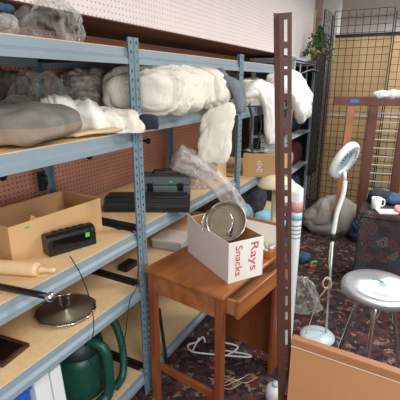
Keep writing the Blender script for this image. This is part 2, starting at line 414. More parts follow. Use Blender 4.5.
# ------------------------------------------------------------------ blue shelving
LEN = 1.204
def make_unit(s0, levels, label):
    root = thing('shelving_unit', label, 'shelf', W(s0, 0), RZ, 'blue grey steel shelving units along the pegboard wall')
    pitch = .0381; Hh = 1.83; wd = .032
    def face(mb, org, ax, L):
        # strip with a keyhole slot every 38 mm
        nseg = int(Hh/pitch)
        a = Vector(ax)
        xs = [0, .011, .021, wd]
        def P(k, z): return Vector(org)+a*xs[k]+Vector((0,0,z))
        for i in range(nseg):
            z0 = i*pitch; zz = [z0, z0+.012, z0+.026, z0+pitch]
            for k in range(3):
                for j in range(3):
                    if k == 1 and j == 1: continue
                    mb.add([P(k,zz[j]), P(k+1,zz[j]), P(k+1,zz[j+1]), P(k,zz[j+1])], [(0,1,2,3)])
        zt = nseg*pitch
        mb.add([P(0,zt), P(3,zt), P(3,Hh), P(0,Hh)], [(0,1,2,3)])
    for (x, sx) in ((.003, 1), (LEN-.003, -1)):
        for (y, sy) in ((0, 1), (.6, -1)):
            mb = MB(); face(mb, (x, y, 0), (sx, 0, 0), Hh); face(mb, (x, y, 0), (0, sy, 0), Hh)
            mb.build('post', M['post'], root, solid=.0018)
    for z in levels:
        for (y, sy) in ((.003, 1), (.597, -1)):
            prof = [(.04,0),(.012,0),(.011,-.029),(.000,-.041),(-.0005,-.063),(.022,-.063),(.022,-.058),(.012,-.058),(.014,-.012),(.04,-.012)]
            MB().prism(prof, lambda p, q, w: Vector((w, y+sy*p, z+q)), .0065, LEN-.0065).build('beam', M['beam'], root)
        for x in (.006, LEN-.03):
            MB().box(x, x+.024, .045, .555, z-.045, z+.004).build('side_beam', M['sidebar'], root)
        MB().box(.034, LEN-.034, .017, .583, z-.0115, z+.003).build('shelf_board', M['chip'], root)
    return root
LA = [.145, .66, .955, 1.435, 1.786]; LB = [.145, .66, .970, 1.490, 1.786]; LC = [.145, .45, .88, 1.46, 1.786]
make_unit(-LEN, LA, 'blue-grey steel shelving unit at left, holding the clock radio and cushion')
make_unit(0, LB, 'blue-grey steel shelving unit behind the wooden desk, holding the grey toolbox')
make_unit(LEN, LC, 'farthest blue-grey steel shelving unit, with the cardboard carton and white blanket')
TOPA = {k: z+.0035 for k, z in zip('54321', LA)}
def SH(z): return z+.0035

def rzs(d): return RZ+math.radians(d)

wb_ = at_t(42,181,.52)
br = thing('wall_bracket', 'black metal bracket fixed beside the rear post above the carton', 'bracket', wb_, RZ)
MB().box(-.022,.022,-.006,.006,-.05,.05).build('bracket_plate', M['black'], br, bevel=.002)
MB().tube(smoothpath([(0,-.007,.03),(0,-.03,.03),(0,-.035,0),(0,-.03,-.02)],5), .006, 8).build('bracket_hook', M['black'], br, smooth=True)
for (x, y, l_) in ((88,156,'round black peg knob under the second shelf left of the near post'),(1,176,'round black peg knob under the second shelf at the left edge'),(147,141,'round black peg knob just right of the near post')):
    c_ = at_t(x, y, .62)
    kn = MB().lathe([(.008,-.03),(.008,0),(.020,.004),(.022,.016),(.014,.026),(.0005,.028)], 20, Matrix.Rotation(PI/2,4,'X')).build('peg_knob', M['black'], smooth=True, loc=c_, rz=RZ)
    tag(kn, l_, 'knob', 'black peg knobs on the pegboard')
# ------------------------------------------------------------------ things on unit A
# clear bag on top
z = SH(1.786)
p = W(-.30, .14, z)
m = blob((.11,.09,.075), .9, .03, 14, 3, floor=-.06, ridge=.012, rfreq=22)
tag(m.build('plastic_bag', M['bag'], smooth=True, loc=p+Vector((0,0,.065)), rz=RZ), 'crumpled clear plastic bag bunched up on the top shelf at left', 'bag')
m = blob((.15,.10,.04), .9, .025, 12, 5, floor=-.034, ridge=.01, rfreq=20)
tag(m.build('plastic_bag', M['bag2'], smooth=True, loc=W(-.60,.17,z+.037), rz=RZ), 'flat milky plastic bag with blue contents at the far left of the top shelf', 'bag')
tag(blob((.045,.03,.012), .8, .008, 20, 5, floor=-.010, ridge=.006, rfreq=20).build('folded_cloth', M['denim'], smooth=True, loc=W(-.54,.10,z+.082), rz=RZ), 'small dull blue cloth lying over the milky bag on the top shelf', 'cloth')

# shelf 2
z = SH(1.435)
def pillow(R, seed, piping=True, amp=.006):
    def wp(p):
        k = (abs(p.x)/R[0])**2.2*.55 + (abs(p.y)/R[1])**2.2*.55
        p.z *= max(.12, 1-.75*min(1.1, k)*.9); return p
    return blob(R, .55, amp, 9, seed, 64, 40, warp=wp, ridge=.004, rfreq=9)
cu = thing('cushion', 'grey and brown two-tone suede cushion at the left end of the second shelf', 'cushion', W(-.50,.26,z), rzs(-62))
def cw(p):
    kx = abs(p.x)/.30
    if kx > .5: p.z *= 1-.42*((kx-.5)/.5)**2
    p.z += .067
    if p.z < .002: p.z = .002
    return p
blob((.275,.20,.064), .42, .010, 8, 2, 96, 60, warp=cw, ridge=.004, rfreq=6).build('cover', M['cush'], cu, smooth=True)
# dark quilted bag behind
tag(blob((.26,.05,.13), .5, .012, 8, 8, floor=-.128, ridge=.006, rfreq=9).build('quilted_bag', M['quilt'], smooth=True, loc=W(-.38,.53,z+.13), rz=RZ), 'dark quilted bag with diamond stitching behind the cushion', 'bag')
# clear film with floral over
tag(blob((.17,.06,.045), .8, .02, 14, 9, floor=-.04, ridge=.01, rfreq=16).build('plastic_bag', M['bag'], smooth=True, loc=W(-.22,.40,z+.105), rz=RZ), 'thin clear plastic wrap lying behind the grey cushion', 'bag')
# white pillowcases
def wc(p):
    p.z += -.25*p.x + .0
    return p
tag(blob((.18,.10,.066), .6, .014, 9, 11, floor=-.055, ridge=.022, rfreq=9, rdir=(.9,.5,.3), warp=wc).build('white_cloth', M['wcloth'], smooth=True, loc=W(-.13,.16,z+.060), rz=rzs(-62)), 'crumpled white pillowcase between the grey cushion and the post', 'cloth')
tag(blob((.115,.065,.042), .6, .012, 9, 14, floor=-.034, ridge=.018, rfreq=11, rdir=(.6,.8,0), warp=wc).build('white_cloth', M['ecru'], smooth=True, loc=W(-.06,.03,z+.040), rz=rzs(-58)), 'folded cream-white cloth poking out past the front post of the second shelf', 'cloth')
# navy cloth + beige mat tip
tag(blob((.045,.035,.036), .7, .004, 9, 15, floor=-.026, ridge=.006).build('navy_cloth', M['navy'], smooth=True, loc=W(-.022,-.075,z+.042), rz=rzs(-58)), 'small navy cloth wedge showing beside the post on the second shelf', 'cloth')
a = at_t(76,136,.05); b = at_t(143,127,-.06)
mb = MB(); 
def matf(u_, v_):
    c = a.lerp(b, u_); w = .10*(1-u_*.75); q = c + N*(w*(v_))
    return Vector((q.x, q.y, z+.012+.02*u_ + .004*math.sin(9*v_+7*u_)))
mb.grid(matf, 16, 6)
tag(mb.build('beige_mat', M['beige'], smooth=True, solid=.010), 'beige pointed cloth edge lying under the white cloths, tip past the post', 'cloth')
# crocheted plastic-wrapped bundle behind post
tag(blob((.14,.11,.11), .75, .02, 9, 21, floor=-.105, ridge=.02, rfreq=12, rdir=(.3,0,1)).build('wrapped_blanket', M['netting'], smooth=True, loc=W(.15,.42,SH(1.49)+.108), rz=RZ), 'crocheted blanket wrapped in film behind the shared posts', 'blanket')
tag(blob((.11,.12,.125), .8, .02, 12, 23, floor=-.12, ridge=.014, rfreq=18).build('plastic_bag', M['bag'], smooth=True, loc=W(-.16,.44,z+.125), rz=RZ), 'clear plastic film bundle at the back of the second shelf near the post', 'bag')

# shelf 3 : carton
z = SH(.955)
c0 = at_z(7.5, 228, 1.115); c1 = at_z(100, 198, 1.115)
dx = (c1-c0); L = dx.length; ang = math.atan2(dx.y, dx.x)
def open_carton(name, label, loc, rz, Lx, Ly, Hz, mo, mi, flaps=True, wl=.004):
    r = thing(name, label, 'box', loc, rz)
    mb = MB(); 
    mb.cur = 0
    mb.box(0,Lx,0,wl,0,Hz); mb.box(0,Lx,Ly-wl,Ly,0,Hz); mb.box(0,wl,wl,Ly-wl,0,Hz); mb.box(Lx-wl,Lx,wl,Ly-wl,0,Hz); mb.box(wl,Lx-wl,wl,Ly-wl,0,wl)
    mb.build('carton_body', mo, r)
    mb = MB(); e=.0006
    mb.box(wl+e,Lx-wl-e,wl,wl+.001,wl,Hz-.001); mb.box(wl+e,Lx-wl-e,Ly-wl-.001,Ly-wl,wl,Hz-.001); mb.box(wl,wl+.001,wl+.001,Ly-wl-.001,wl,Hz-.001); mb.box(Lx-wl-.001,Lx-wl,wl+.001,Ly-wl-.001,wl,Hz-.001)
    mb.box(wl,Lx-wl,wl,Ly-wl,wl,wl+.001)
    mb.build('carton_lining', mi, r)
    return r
ct = open_carton('cardboard_carton', 'open brown cardboard carton behind the black clock radio', (c0.x, c0.y, z), ang, L, .27, 1.115-z, M['card'], M['cardin'])
MB().add([(.10,.05,.10),(.19,.03,.115),(.145,.06,.155)], [(0,1,2)]).build('inner_flap', M['card'], ct, solid=.003)
MB().add([(.06,.26,.154),(L-.02,.26,.154),(L-.04,.225,.06),(.10,.225,.06)], [(0,1,2,3)]).build('inner_flap', M['cardin'], ct, solid=.003)
MB().box(.072,.092,-.0012,-.0002,.128,.138).build('price_sticker', M['green'], ct)

# clock radio
r0 = at_z(50, 258, z); r1 = at_z(97, 244, z); dx = r1-r0; L = dx.length
rd = thing('clock_radio', 'black clock radio with green sticker in front of the carton', 'radio', (r0.x, r0.y, z), math.atan2(dx.y, dx.x))
prof = [(0,.004),(.006,0),(.085,0),(.09,.006),(.084,.06),(.07,.082),(.05,.092),(.022,.092),(.006,.082),(0,.07)]
MB().prism(prof, lambda p, q, w: Vector((w, p, q)), 0, L).build('body', M['black'], rd, bevel=.008, smooth=False)
MB().box(.02,L-.03,-.003,-.0005,.032,.07).build('display', M['gloss'], rd, bevel=.001)
for i in range(7):
    MB().box(.03+i*.022,.045+i*.022,-.004,-.0005,.012,.020).build('button', M['blackm'], rd, bevel=.001)
MB().box(L-.052,L-.033,-.0045,-.0031,.048,.068).build('price_sticker', M['green'], rd)
MB().lathe([(.012,0),(.012,.006),(.009,.009)], 20, Matrix.Translation((L-.018,-.001,.075)) @ Matrix.Rotation(PI/2,4,'X')).build('dial', M['blackm'], rd)
for i in range(5): MB().box(.035+i*.03,.055+i*.03,.035,.05,.0915,.0955).build('button', M['gloss'], rd, bevel=.001)
def cord(pts, rad, m, par):
    mi_ = (Matrix.Translation(par.location) @ Matrix.Rotation(par.rotation_euler.z,4,'Z')).inverted()
    return MB().tube([mi_ @ q for q in smoothpath(pts, 6)], rad, 8).build('power_cord', m, par, smooth=True)
cord([at_z(70,256,z+.03), at_z(76,266,z+.006), at_z(80,273,z+.008), at_t(88,293,-.03), at_t(93,315,-.05), at_t(93,335,-.04), at_t(86,352,-.03), at_t(92,366,-.02), at_t(104,382,.03)], .0022, M['blackm'], rd)
q = at_z(102,222,z)
pl = thing('extension_lead', 'black lead whose plug lies by the carton corner and cord runs down the post', 'cable', (q.x,q.y,z), -.2)
MB().box(-.016,.014,-.010,.010,0,.018).build('plug_body', M['black'], pl, bevel=.003)
for dy in (-.005,.005): MB().box(-.030,-.016,dy-.001,dy+.001,.006,.012).build('prong', M['chrome'], pl)

cord([at_z(102,222,z+.008), at_z(110,223,z+.004), at_z(117,229,z+.004), at_z(127,230,z+.004), at_t(136,236,-.012), at_t(138,255,-.012), at_t(137,285,-.02), at_t(130,300,-.03), at_t(126,330,-.015), at_t(122,352,.03)], .0022, M['blackm'], pl)
# rolling pin
a = at_z(56,272,z+.022); b = at_z(-6,266,z+.030); d = b-a
rp = thing('rolling_pin', 'pale wooden rolling pin lying on the third shelf edge', 'rolling pin', (a.x, a.y, z), math.atan2(d.y, d.x))
prf = [(.0005,0),(.007,.003),(.010,.012),(.008,.03),(.012,.055),(.013,.068)]
MBh = MB().lathe(prf, 24, Matrix.Translation((0,0,.028)) @ Matrix.Rotation(PI/2,4,'Y')); MBh.build('handle', M['pin'], rp, smooth=True)
MB().lathe([(.012,.068),(.024,.071),(.027,.078),(.027,.33),(.024,.337),(.012,.34)], 32, Matrix.Translation((0,0,.028)) @ Matrix.Rotation(PI/2,4,'Y')).build('barrel', M['pin'], rp, smooth=False, bevel=0)
for p_ in rp.children[1].data.polygons: p_.use_smooth = len(p_.vertices) == 4
MB().lathe([(.013,.34),(.008,.37),(.010,.40),(.0005,.41)], 24, Matrix.Translation((0,0,.028)) @ Matrix.Rotation(PI/2,4,'Y')).build('handle', M['pin'], rp, smooth=True)

# black stick with silver knob
a = at_z(51,297,z+.012); b = at_z(-12,284,z+.012); d = b-a; Ls = d.length+.22
st = thing('black_baton', 'black rod with round silver knob jutting out over the third shelf edge', 'rod', (a.x,a.y,z+.012), math.atan2(d.y,d.x))
MB().tube([(0.012,0,0),(.06,0,0),(Ls,0,0)], [.0105,.0115,.012], 20).build('shaft', M['black'], st, smooth=True)
MB().lathe([(.004,-.010),(.011,-.008),(.0155,-.002),(.0165,.004),(.0155,.010),(.0115,.014)], 28, Matrix.Rotation(PI/2,4,'Y')).build('knob', M['chrome'], st, smooth=True)

# black long unit (tray) on B shelf 3
z = SH(.970)
bt = thing('equipment_case', 'long flat black case with grooves on the third shelf in front of the toolbox', 'case', (-.522, 2.005, z), math.radians(-1))
prof = [(0,0),(.12,0),(.12,.074),(.02,.074),(.02,.055),(.006,.052),(.006,.040),(0,.036)]
MB().prism(prof, lambda p, q, w: Vector((w, p, q)), 0, .465).build('base_case', M['blackm'], bt, bevel=.003)
MB().box(.01,.455,.022,.118,.0745,.084).build('lid', M['black'], bt, bevel=.004)
MB().box(.02,.445,-.002,0,.012,.028).build('front_strip', M['black'], bt, bevel=.0005)
# toolbox
tb = thing('toolbox', 'grey plastic toolbox with black handle and green sticker on the third shelf', 'toolbox', (-.345,2.21,z), math.radians(2)); tb.scale = (1.22,1.1,1.26)
def tap(x0,x1,y0,y1,z0,z1,k):
    m = MB(); m.add([(x0,y0,z0),(x1,y0,z0),(x1,y1,z0),(x0,y1,z0),(x0-k,y0-k,z1),(x1+k,y0-k,z1),(x1+k,y1+k,z1),(x0-k,y1+k,z1)],
      [(3,2,1,0),(4,5,6,7),(0,1,5,4),(1,2,6,5),(2,3,7,6),(3,0,4,7)]); return m
tap(0,.235,0,.14,0,.075,.004).build('case', M['toolgrey'], tb, bevel=.006)
tap(-.006,.241,-.006,.146,.076,.118,-.008).build('lid', M['toolgrey2'], tb, bevel=.008)
MB().tube(smoothpath([(.055,.07,.117),(.06,.07,.133),(.08,.07,.137),(.155,.07,.137),(.175,.07,.133),(.18,.07,.117)]), .006, 10).build('handle', M['black'], tb, smooth=True)
for x in (.03,.175): MB().box(x,x+.028,-.012,-.0045,.05,.09).build('latch', M['black'], tb, bevel=.002)
MB().box(.135,.153,-.0035,-.002,.088,.098).build('price_sticker', M['green'], tb)

# crumpled plastic + long plastic tube drooping down
tag(blob((.10,.09,.10), .9, .03, 14, 33, floor=-.075, ridge=.018, rfreq=20).build('plastic_bag', M['bag2'], smooth=True, loc=W(.80,.15,z+.08), rz=RZ), 'crumpled clear plastic bag heaped to the right of the toolbox', 'bag')
path = smoothpath([at_t(176,157,.06), at_t(190,163,.0), at_t(207,173,-.07), at_t(221,187,-.13), at_t(233,203,-.18), at_t(241,214,-.21)], 8)
mb = MB(); n = 28; k = len(path); X = None
vs = []
for i, p_ in enumerate(path):
    d = (path[min(i+1,k-1)]-path[max(i-1,0)]).normalized(); x, y = ortho(d)
    rr = .098*(1-.33*i/k)
    for j in range(n):
        aa = 2*PI*j/n; q = x*math.cos(aa)*rr + y*math.sin(aa)*rr*.7
        q *= .88+.55*abs(noise.noise(p_*3+q*22))+.12*abs(noise.noise(p_*9+q*60))
        vs.append(p_+q)
fs = [(i*n+j, i*n+(j+1)%n, (i+1)*n+(j+1)%n, (i+1)*n+j) for i in range(k-1) for j in range(n)]+[tuple(reversed(range(n))), tuple((k-1)*n+j for j in range(n))]
mb.add(vs, fs); tag(mb.build('plastic_sleeve', M['bag2'], smooth=True), 'long clear plastic sleeve drooping from the shelf toward the white box', 'bag')

# shelf 4
z = SH(.66)
c = at_z(66, 312, z)
pt = thing('serving_plate', 'round silver-rimmed dark plate on the fourth shelf', 'plate', (c.x,c.y,z), RZ)
prof = [(.0005,.003),(.05,.003),(.066,.004),(.082,.009),(.126,.014)]
MB().lathe(prof[:5], 48).build('dish', M['bronze'], pt, smooth=True, solid=.002)
rim = MB(); pts = [Vector((math.cos(2*PI*i/72)*(.130+.0025*math.cos(2*PI*i/6)), math.sin(2*PI*i/72)*(.130+.0025*math.cos(2*PI*i/6)), .016)) for i in range(73)]
rim.tube(pts, .004, 8, cap=False).build('rim', M['chrome'], pt, smooth=True)
MB().lathe([(.03,.0065),(.034,.0068),(.036,.0062)], 40, close=True).build('foot_ring', M['chrome'], pt, smooth=True)
MB().box(-.012,.010,-.022,-.010,.0062,.0072).build('price_sticker', M['green'], pt)
c = at_z(2, 352, z)
fr = thing('picture_frame', 'small dark picture frame lying flat at the left of the fourth shelf', 'frame', (c.x,c.y,z), math.radians(-22))
mb = MB()
for bx in ((-.10,.075,-.065,-.05),(-.10,.075,.05,.065),(-.10,-.085,-.05,.05),(.06,.075,-.05,.05)): mb.box(bx[0],bx[1],bx[2],bx[3],0,.016)
mb.build('frame_border', M['brownframe'], fr, bevel=.002)
MB().box(-.085,.06,-.05,.05,.002,.011).build('picture', M['gloss'], fr)
c = at_z(128, 268, z)
bb = thing('black_adapter', 'black box-shaped adapter at the far end of the fourth shelf', 'adapter', (c.x,c.y,z), RZ)
MB().box(-.05,.05,-.03,.03,0,.035).build('adapter_body', M['black'], bb, bevel=.004)
MB().box(.052,.066,-.012,.012,.008,.026).build('adapter_plug', M['blackm'], bb, bevel=.002)
# pale blue box on B shelf 4
c = at_z(178, 246, z)
pb = thing('flat_box', 'pale blue flat box on the shelf behind the desk', 'box', (c.x,c.y,z), RZ+.1)
MB().box(-.08,.10,-.06,.14,0,.045).build('box_tray', M['paleblue'], pb, bevel=.003)
MB().box(-.083,.103,-.063,.143,.0455,.062).build('box_lid', M['wcard'], pb, bevel=.003)

# shelf 5 : green vacuum
z = SH(.145)
gv = thing('garden_vacuum', 'dark green canister vacuum with coiled hose on the bottom shelf', 'vacuum', W(-.27,.22,z), RZ)
MB().lathe([(.10,0),(.115,.01),(.12,.06),(.115,.2),(.10,.245),(.085,.25)], 36).build('canister', M['grnp'], gv, smooth=True)
MB().lathe([(.122,.252),(.124,.262),(.115,.30),(.085,.34),(.04,.36),(.0005,.365)], 36).build('motor_lid', M['grnd'], gv, smooth=True)
MB().box(-.014,.014,-.06,.06,.36,.385).build('handle', M['grnd'], gv, bevel=.008)
MB().add([(.085,-.085,.08),(.112,-.04,.08),(.112,-.04,.225),(.085,-.085,.225)], [(0,1,2,3)]).build('label_panel', M['cream'], gv, solid=.006)
MB().box(.048,.062,-.112,-.108,.21,.225).build('price_sticker', M['green'], gv)
def hose(pts, r, name='hose'):
    pth = smoothpath(pts, 14); rr = [r*(1+.07*math.cos(i*PI)) for i in range(len(pth))]
    return MB().tube(pth, rr, 16).build(name, M['grnp'], gv, smooth=True)
hose([(-.02,-.10,.33),(.0,-.17,.30),(.0,-.19,.2),(-.005,-.185,.06),(-.05,-.17,.025)], .024)
hose([(.06,.03,.36),(.13,-.02,.385),(.175,-.08,.32),(.175,-.13,.18),(.13,-.16,.05),(.06,-.165,.024)], .020)
hose([(-.03,.03,.33),(-.14,-.02,.36),(-.20,-.08,.24),(-.19,-.10,.10),(-.12,-.14,.026),(-.10,-.15,.022)], .020)
MB().box(-.20,.14,-.155,-.135,.0,.03).build('nozzle', M['grnd'], gv, bevel=.004)
# white leaning board, blue tub
wt = thing('plastic_board', 'white ribbed plastic panel leaning between the blue tub and green vacuum', 'panel', W(-.60,.05,z), RZ)
mm = Matrix.Rotation(math.radians(-3),4,'Y')
MB().box(-.03,.040,0,.28,.0,.40,mm).build('panel_board', M['white'], wt, bevel=.004)
MB().box(.047,.10,0,.28,.0,.39,mm).build('panel_board', M['white'], wt, bevel=.004)
bl = thing('plastic_tub', 'bright blue plastic tub at the left of the bottom shelf', 'tub', W(-.875,.05,z), RZ)
tap(0,.22,.03,.35,0,.37,.008).build('tub_body', M['blue'], bl, bevel=.02)
MB().box(-.014,.234,.016,.364,.371,.388).build('rim', M['blue'], bl, bevel=.005)

# ------------------------------------------------------------------ unit B, shelf 2
z = SH(1.49)
tag(blob((.27,.21,.112), .55, .014, 7, 41, 150, 80, ridge=.020, rfreq=13, rdir=(1,.35,.15), warp=lambda p:(p.__setattr__('z', p.z if p.y < -.125 else max(p.z, -.108)) or p)).build('crochet_blanket', M['crochet'], smooth=True, loc=W(.34,.095,z+.112), rz=RZ), 'large white crocheted blanket stuffed on the second shelf right of the near post', 'blanket')
tag(blob((.12,.19,.112), .6, .016, 8, 43, 110, 60, floor=-.108, ridge=.03, rfreq=14, rdir=(1,.1,.2)).build('white_curtain', M['ecru'], smooth=True, loc=W(.69,.09,z+.112), rz=RZ), 'gathered cream fabric with deep folds between crocheted blanket and grey jacket', 'cloth')
# grey jacket : heap and hanging part
jk = thing('grey_jacket', 'grey jacket hanging over the shelf edge beside the cream fabric', 'jacket', W(.80,.03,z), RZ)
blob((.075,.15,.108), .8, .014, 9, 45, 110, 60, floor=-.103, ridge=.024, rfreq=14, rdir=(.8,.2,.6)).build('jacket_body', M['jacket'], jk, smooth=True, loc=(0,0,.112))
swath([(-.02,-.06,.18),(.0,-.15,.14),(.01,-.185,.05),(.015,-.185,-.03)], (1,.1,0), .12, .045, 5).build('sleeve', M['jacket'], jk, smooth=True)
# white bag hanging
c = at_t(216, 137, -.13)
def wb(p):
    p.x += .08*p.z
    if p.z > 0: p.z += .10*max(0, p.x)*p.z/.12*3
    return p
tag(blob((.095,.042,.15), .55, .008, 9, 47, 110, 70, ridge=.013, rfreq=8, rdir=(.9,0,-.5), warp=wb).build('cloth_bag', M['ecru'], smooth=True, loc=c, rz=math.radians(-5)), 'cream cloth bag hanging below the grey jacket at the shelf front', 'bag')
# brown pillow and navy box behind
tag(blob((.10,.11,.095), .7, .008, 8, 49, floor=-.09, ridge=.006).build('brown_pillow', M['brownp'], smooth=True, loc=W(1.06,.28,z+.095), rz=RZ), 'brown pillow at the back of the second shelf near the middle post', 'cushion')
tag(blob((.07,.07,.04), .7, .006, 8, 50, floor=-.038).build('navy_bundle', M['navy'], smooth=True, loc=W(1.02,.08,z+.042), rz=RZ), 'dark navy bundle in front of the brown pillow', 'cloth')

# ------------------------------------------------------------------ unit C
z = SH(1.46)
wbk = thing('white_blanket', 'thick white blanket draped over the edge of the farthest blue unit', 'blanket', W(1.75,.1,z), 0)
def rel(p): return p - wbk.location
blob((.34,.16,.095), .6, .012, 7, 52, 120, 60, floor=-.09, ridge=.026, rfreq=7, rdir=(.6,.2,1)).build('folded_pile', M['wcloth'], wbk, smooth=True, loc=rel(W(1.72,.12,z+.10)), rz=RZ)
swath([rel(q_) for q_ in (at_t(250,86,.06), at_t(262,90,-.03), at_t(271,102,-.08), at_t(273,122,-.09), at_t(272,144,-.08))], U-N*.2, .22, .07, 3, k=12).build('hanging_fold', M['wcloth'], wbk, smooth=True)
swath([rel(q_) for q_ in (at_t(266,80,.05), at_t(282,80,-.07), at_t(296,89,-.15), at_t(302,103,-.18), at_t(303,119,-.17))], U*1.0+Vector((0,0,.35)), .34, .12, 7, k=12, taper=.3).build('hanging_fold', M['wcloth'], wbk, smooth=True)
tag(blob((.20,.09,.07), .7, .012, 8, 51, floor=-.065).build('brown_pillow', M['brownp'], smooth=True, loc=W(1.46,.42,z+.07), rz=RZ), 'dusty brown cushion tucked behind the white blanket', 'cushion')
tag(swath([at_t(266,126,-.01), at_t(267,142,-.02), at_t(266,160,-.02)], U, .12, .02, 9).build('beige_cloth', M['beige'], smooth=True), 'narrow beige cloth hanging beneath the white blanket', 'cloth')
# strap
sp = [at_t(249,104,-.02), at_t(252,120,-.03), at_t(250,140,-.025), at_t(253,152,-.02)]
mb = MB(); pth = smoothpath(sp, 6)
for a_, b_ in zip(pth[:-1], pth[1:]): mb.bar(a_, b_, .035, .006, up=N)
tag(mb.build('black_strap', M['black'], smooth=False), 'black strap hanging from the shelf right of the middle post', 'strap')
mb = MB(); pth = smoothpath([at_t(258,108,-.03), at_t(261,125,-.04), at_t(257,148,-.03)], 6)
for a_, b_ in zip(pth[:-1], pth[1:]): mb.bar(a_, b_, .022, .006, up=N)
tag(mb.build('black_strap', M['black'], smooth=False), 'narrower black strap hanging beside the wider strap', 'strap')
# carton with logo
z = SH(.88)
q_ = at_z(242.5, 175.8, z); CR = math.radians(-20)
def onC(x, y, zz): return Vector((q_.x, q_.y, z)) + Matrix.Rotation(CR,4,'Z') @ Vector((x, y, zz))
cc = thing('cardboard_carton', 'closed brown cardboard carton with white print on the far blue unit', 'box', (q_.x,q_.y,z), CR)
MB().box(0,.34,0,.24,0,.195).build('carton_body', M['card'], cc, bevel=.003)
lg = MB()
for i,(x,zz,w,h) in enumerate(((.125,.125,.030,.014),(.12,.103,.045,.012),(.13,.080,.025,.014),(.118,.062,.05,.010),(.118,.045,.018,.012),(.150,.045,.018,.012))): lg.box(x,x+w,-.0016,-.0004,zz,zz+h)
lg.build('printed_mark', M['wcard'], cc)
MB().box(0,.34,.11,.13,.1955,.1962).build('tape', M['beige'], cc)
pn = MB(); pn.grid(lambda u_,v_: Vector((.20*u_, .10*v_+.02*u_, .008+.006*math.sin(u_*9)+.012*noise.noise(Vector((u_*5,v_*5,0))))), 16, 10)
po = pn.build('paper_sheet', M['paleblue'], smooth=True, solid=.001, loc=onC(-.005,.0,.206), rz=CR)
tag(po, 'pale blue crumpled paper lying on the printed carton', 'paper')
c2 = thing('cardboard_carton', 'brown carton just left of the middle post behind the plastic sleeve', 'box', W(1.01,.08,SH(.97)), RZ)
MB().box(0,.15,0,.14,0,.15).build('carton_body', M['card'], c2, bevel=.003)
MB().box(0,.15,.06,.08,.1505,.1512).build('tape', M['beige'], c2)
# small stack of grey trays behind (seen under blanket)
for i in range(3):
    q = thing('wire_tray', ['grey wire tray at the bottom of the stack on the printed carton','grey wire tray in the middle of the stack on the printed carton','grey wire tray topmost of the stack on the printed carton'][i], 'tray', onC(.232,.160,.197+i*.042), CR, 'grey trays stacked on the carton')
    mb = MB()
    for k_ in range(6): mb.box(-.10,.10,-.07+k_*.027,-.066+k_*.027,.0,.004)
    for yy in (-.075,.07): mb.box(-.105,.105,yy,yy+.004,0,.036)
    mb.build('tray_basket', M['gplate'], q)
    mb = MB()
    for xx in (-.105,.101): mb.box(xx,xx+.004,-.071,.07,.03,.036)
    mb.build('tray_rim', M['blackm'], q)
# low things in C
z = SH(.45)
tag(blob((.20,.13,.09), .7, .02, 8, 61, floor=-.085, ridge=.014, rfreq=8).build('blue_cloth', M['ltblue'], smooth=True, loc=W(1.55,.18,z+.09), rz=RZ), 'light blue cloth bundle on the low shelf behind the desk', 'cloth')
tag(blob((.17,.15,.12), .7, .02, 8, 62, floor=-.115, ridge=.014, rfreq=8).build('dark_bag', M['darkgrey'], smooth=True, loc=W(1.98,.2,z+.12), rz=RZ), 'dark grey bag beside the light blue cloth on the low shelf', 'bag')
# blue plastic bag on floor between desk and unit
c = W(1.34,-.20)
tb2 = thing('storage_bin', 'grey-blue plastic bin standing behind the wooden desk', 'bin', (c.x, c.y, 0), RZ)
tap(-.20,.20,-.12,.14,0,.52,.02).build('bin_body', M['denim'], tb2, bevel=.01)
MB().box(-.235,.235,-.155,.175,.521,.545).build('rim', M['blackm'], tb2, bevel=.004)
tag(blob((.19,.12,.06), .75, .02, 9, 63, floor=-.05, ridge=.016, rfreq=9).build('blue_cloth', M['ltblue'], smooth=True, loc=(c.x,c.y,.60), rz=RZ), 'light blue cloth heaped on the grey-blue bin behind the desk', 'cloth')
# cream mushroom pedestal
c = at_d(277, 181, 2.42)
cm = thing('table_lamp', 'cream mushroom-shaped lamp partly hidden behind the brown slotted post', 'lamp', (c.x, c.y, 0), 0)
MB().lathe([(.0005,c.z+.035),(.05,c.z+.03),(.10,c.z+.010),(.125,c.z-.02),(.123,c.z-.032),(.05,c.z-.034),(.0005,c.z-.034)], 36).build('lamp_shade', M['cream'], cm, smooth=True)
MB().lathe([(.028,.02),(.028,c.z-.035)], 24).build('stem', M['cream'], cm, smooth=True)
MB().lathe([(.10,0),(.10,.012),(.06,.0195)], 32).build('base', M['cream'], cm, smooth=True)

# ------------------------------------------------------------------ grey steel rack beyond
gr = thing('metal_rack', 'light grey metal rack beyond the blue units, under the ivy', 'rack', W(2.62,.02), RZ)
for x in (0,.93):
    for y in (0,.42): MB().box(x,x+.045,y,y+.03,0,1.86).build('post', M['gplate'], gr)
for zz in (.25,.68,1.08,1.45,1.86):
    MB().box(.046,.929,.005,.445,zz-.02,zz).build('shelf_plate', M['gplate'], gr)
MB().box(-.02,.995,-.02,.47,1.861,1.885).build('rack_top', M['gplate'], gr, bevel=.003)
MB().box(.046,.929,.4455,.449,.26,1.838).build('back_panel', M['darkgrey'], gr)
MB().box(.976,.980,.03,.44,.26,1.838).build('side_panel', M['darkgrey'], gr)
mb = MB()
for xx in (.32,.62): mb.box(xx,xx+.02,.02,.03,1.451,1.838)
mb.build('divider_rod', M['gplate'], gr)
def bundle(s, t, z, R, m, seed, label, cat='cloth', name='folded_clothes'):
    tag(blob(R, .65, .012, 9, seed, floor=-R[2]*.94, ridge=.01, rfreq=10).build(name, m, smooth=True, loc=W(s,t,z+R[2]*.97), rz=RZ), label, cat)
bundle(2.85,.22,1.452,(.15,.15,.13), M['navy'], 71, 'navy clothes bundle on the upper shelf of the light grey rack', name='clothes_bundle')
bundle(3.25,.22,1.452,(.14,.15,.11), M['denim'], 72, 'denim blue clothes bundle on the upper shelf of the light grey rack', name='clothes_bundle')
bundle(2.88,.24,1.082,(.15,.15,.12), M['darkgrey'], 73, 'dark grey clothes bundle below the navy one', name='clothes_bundle')
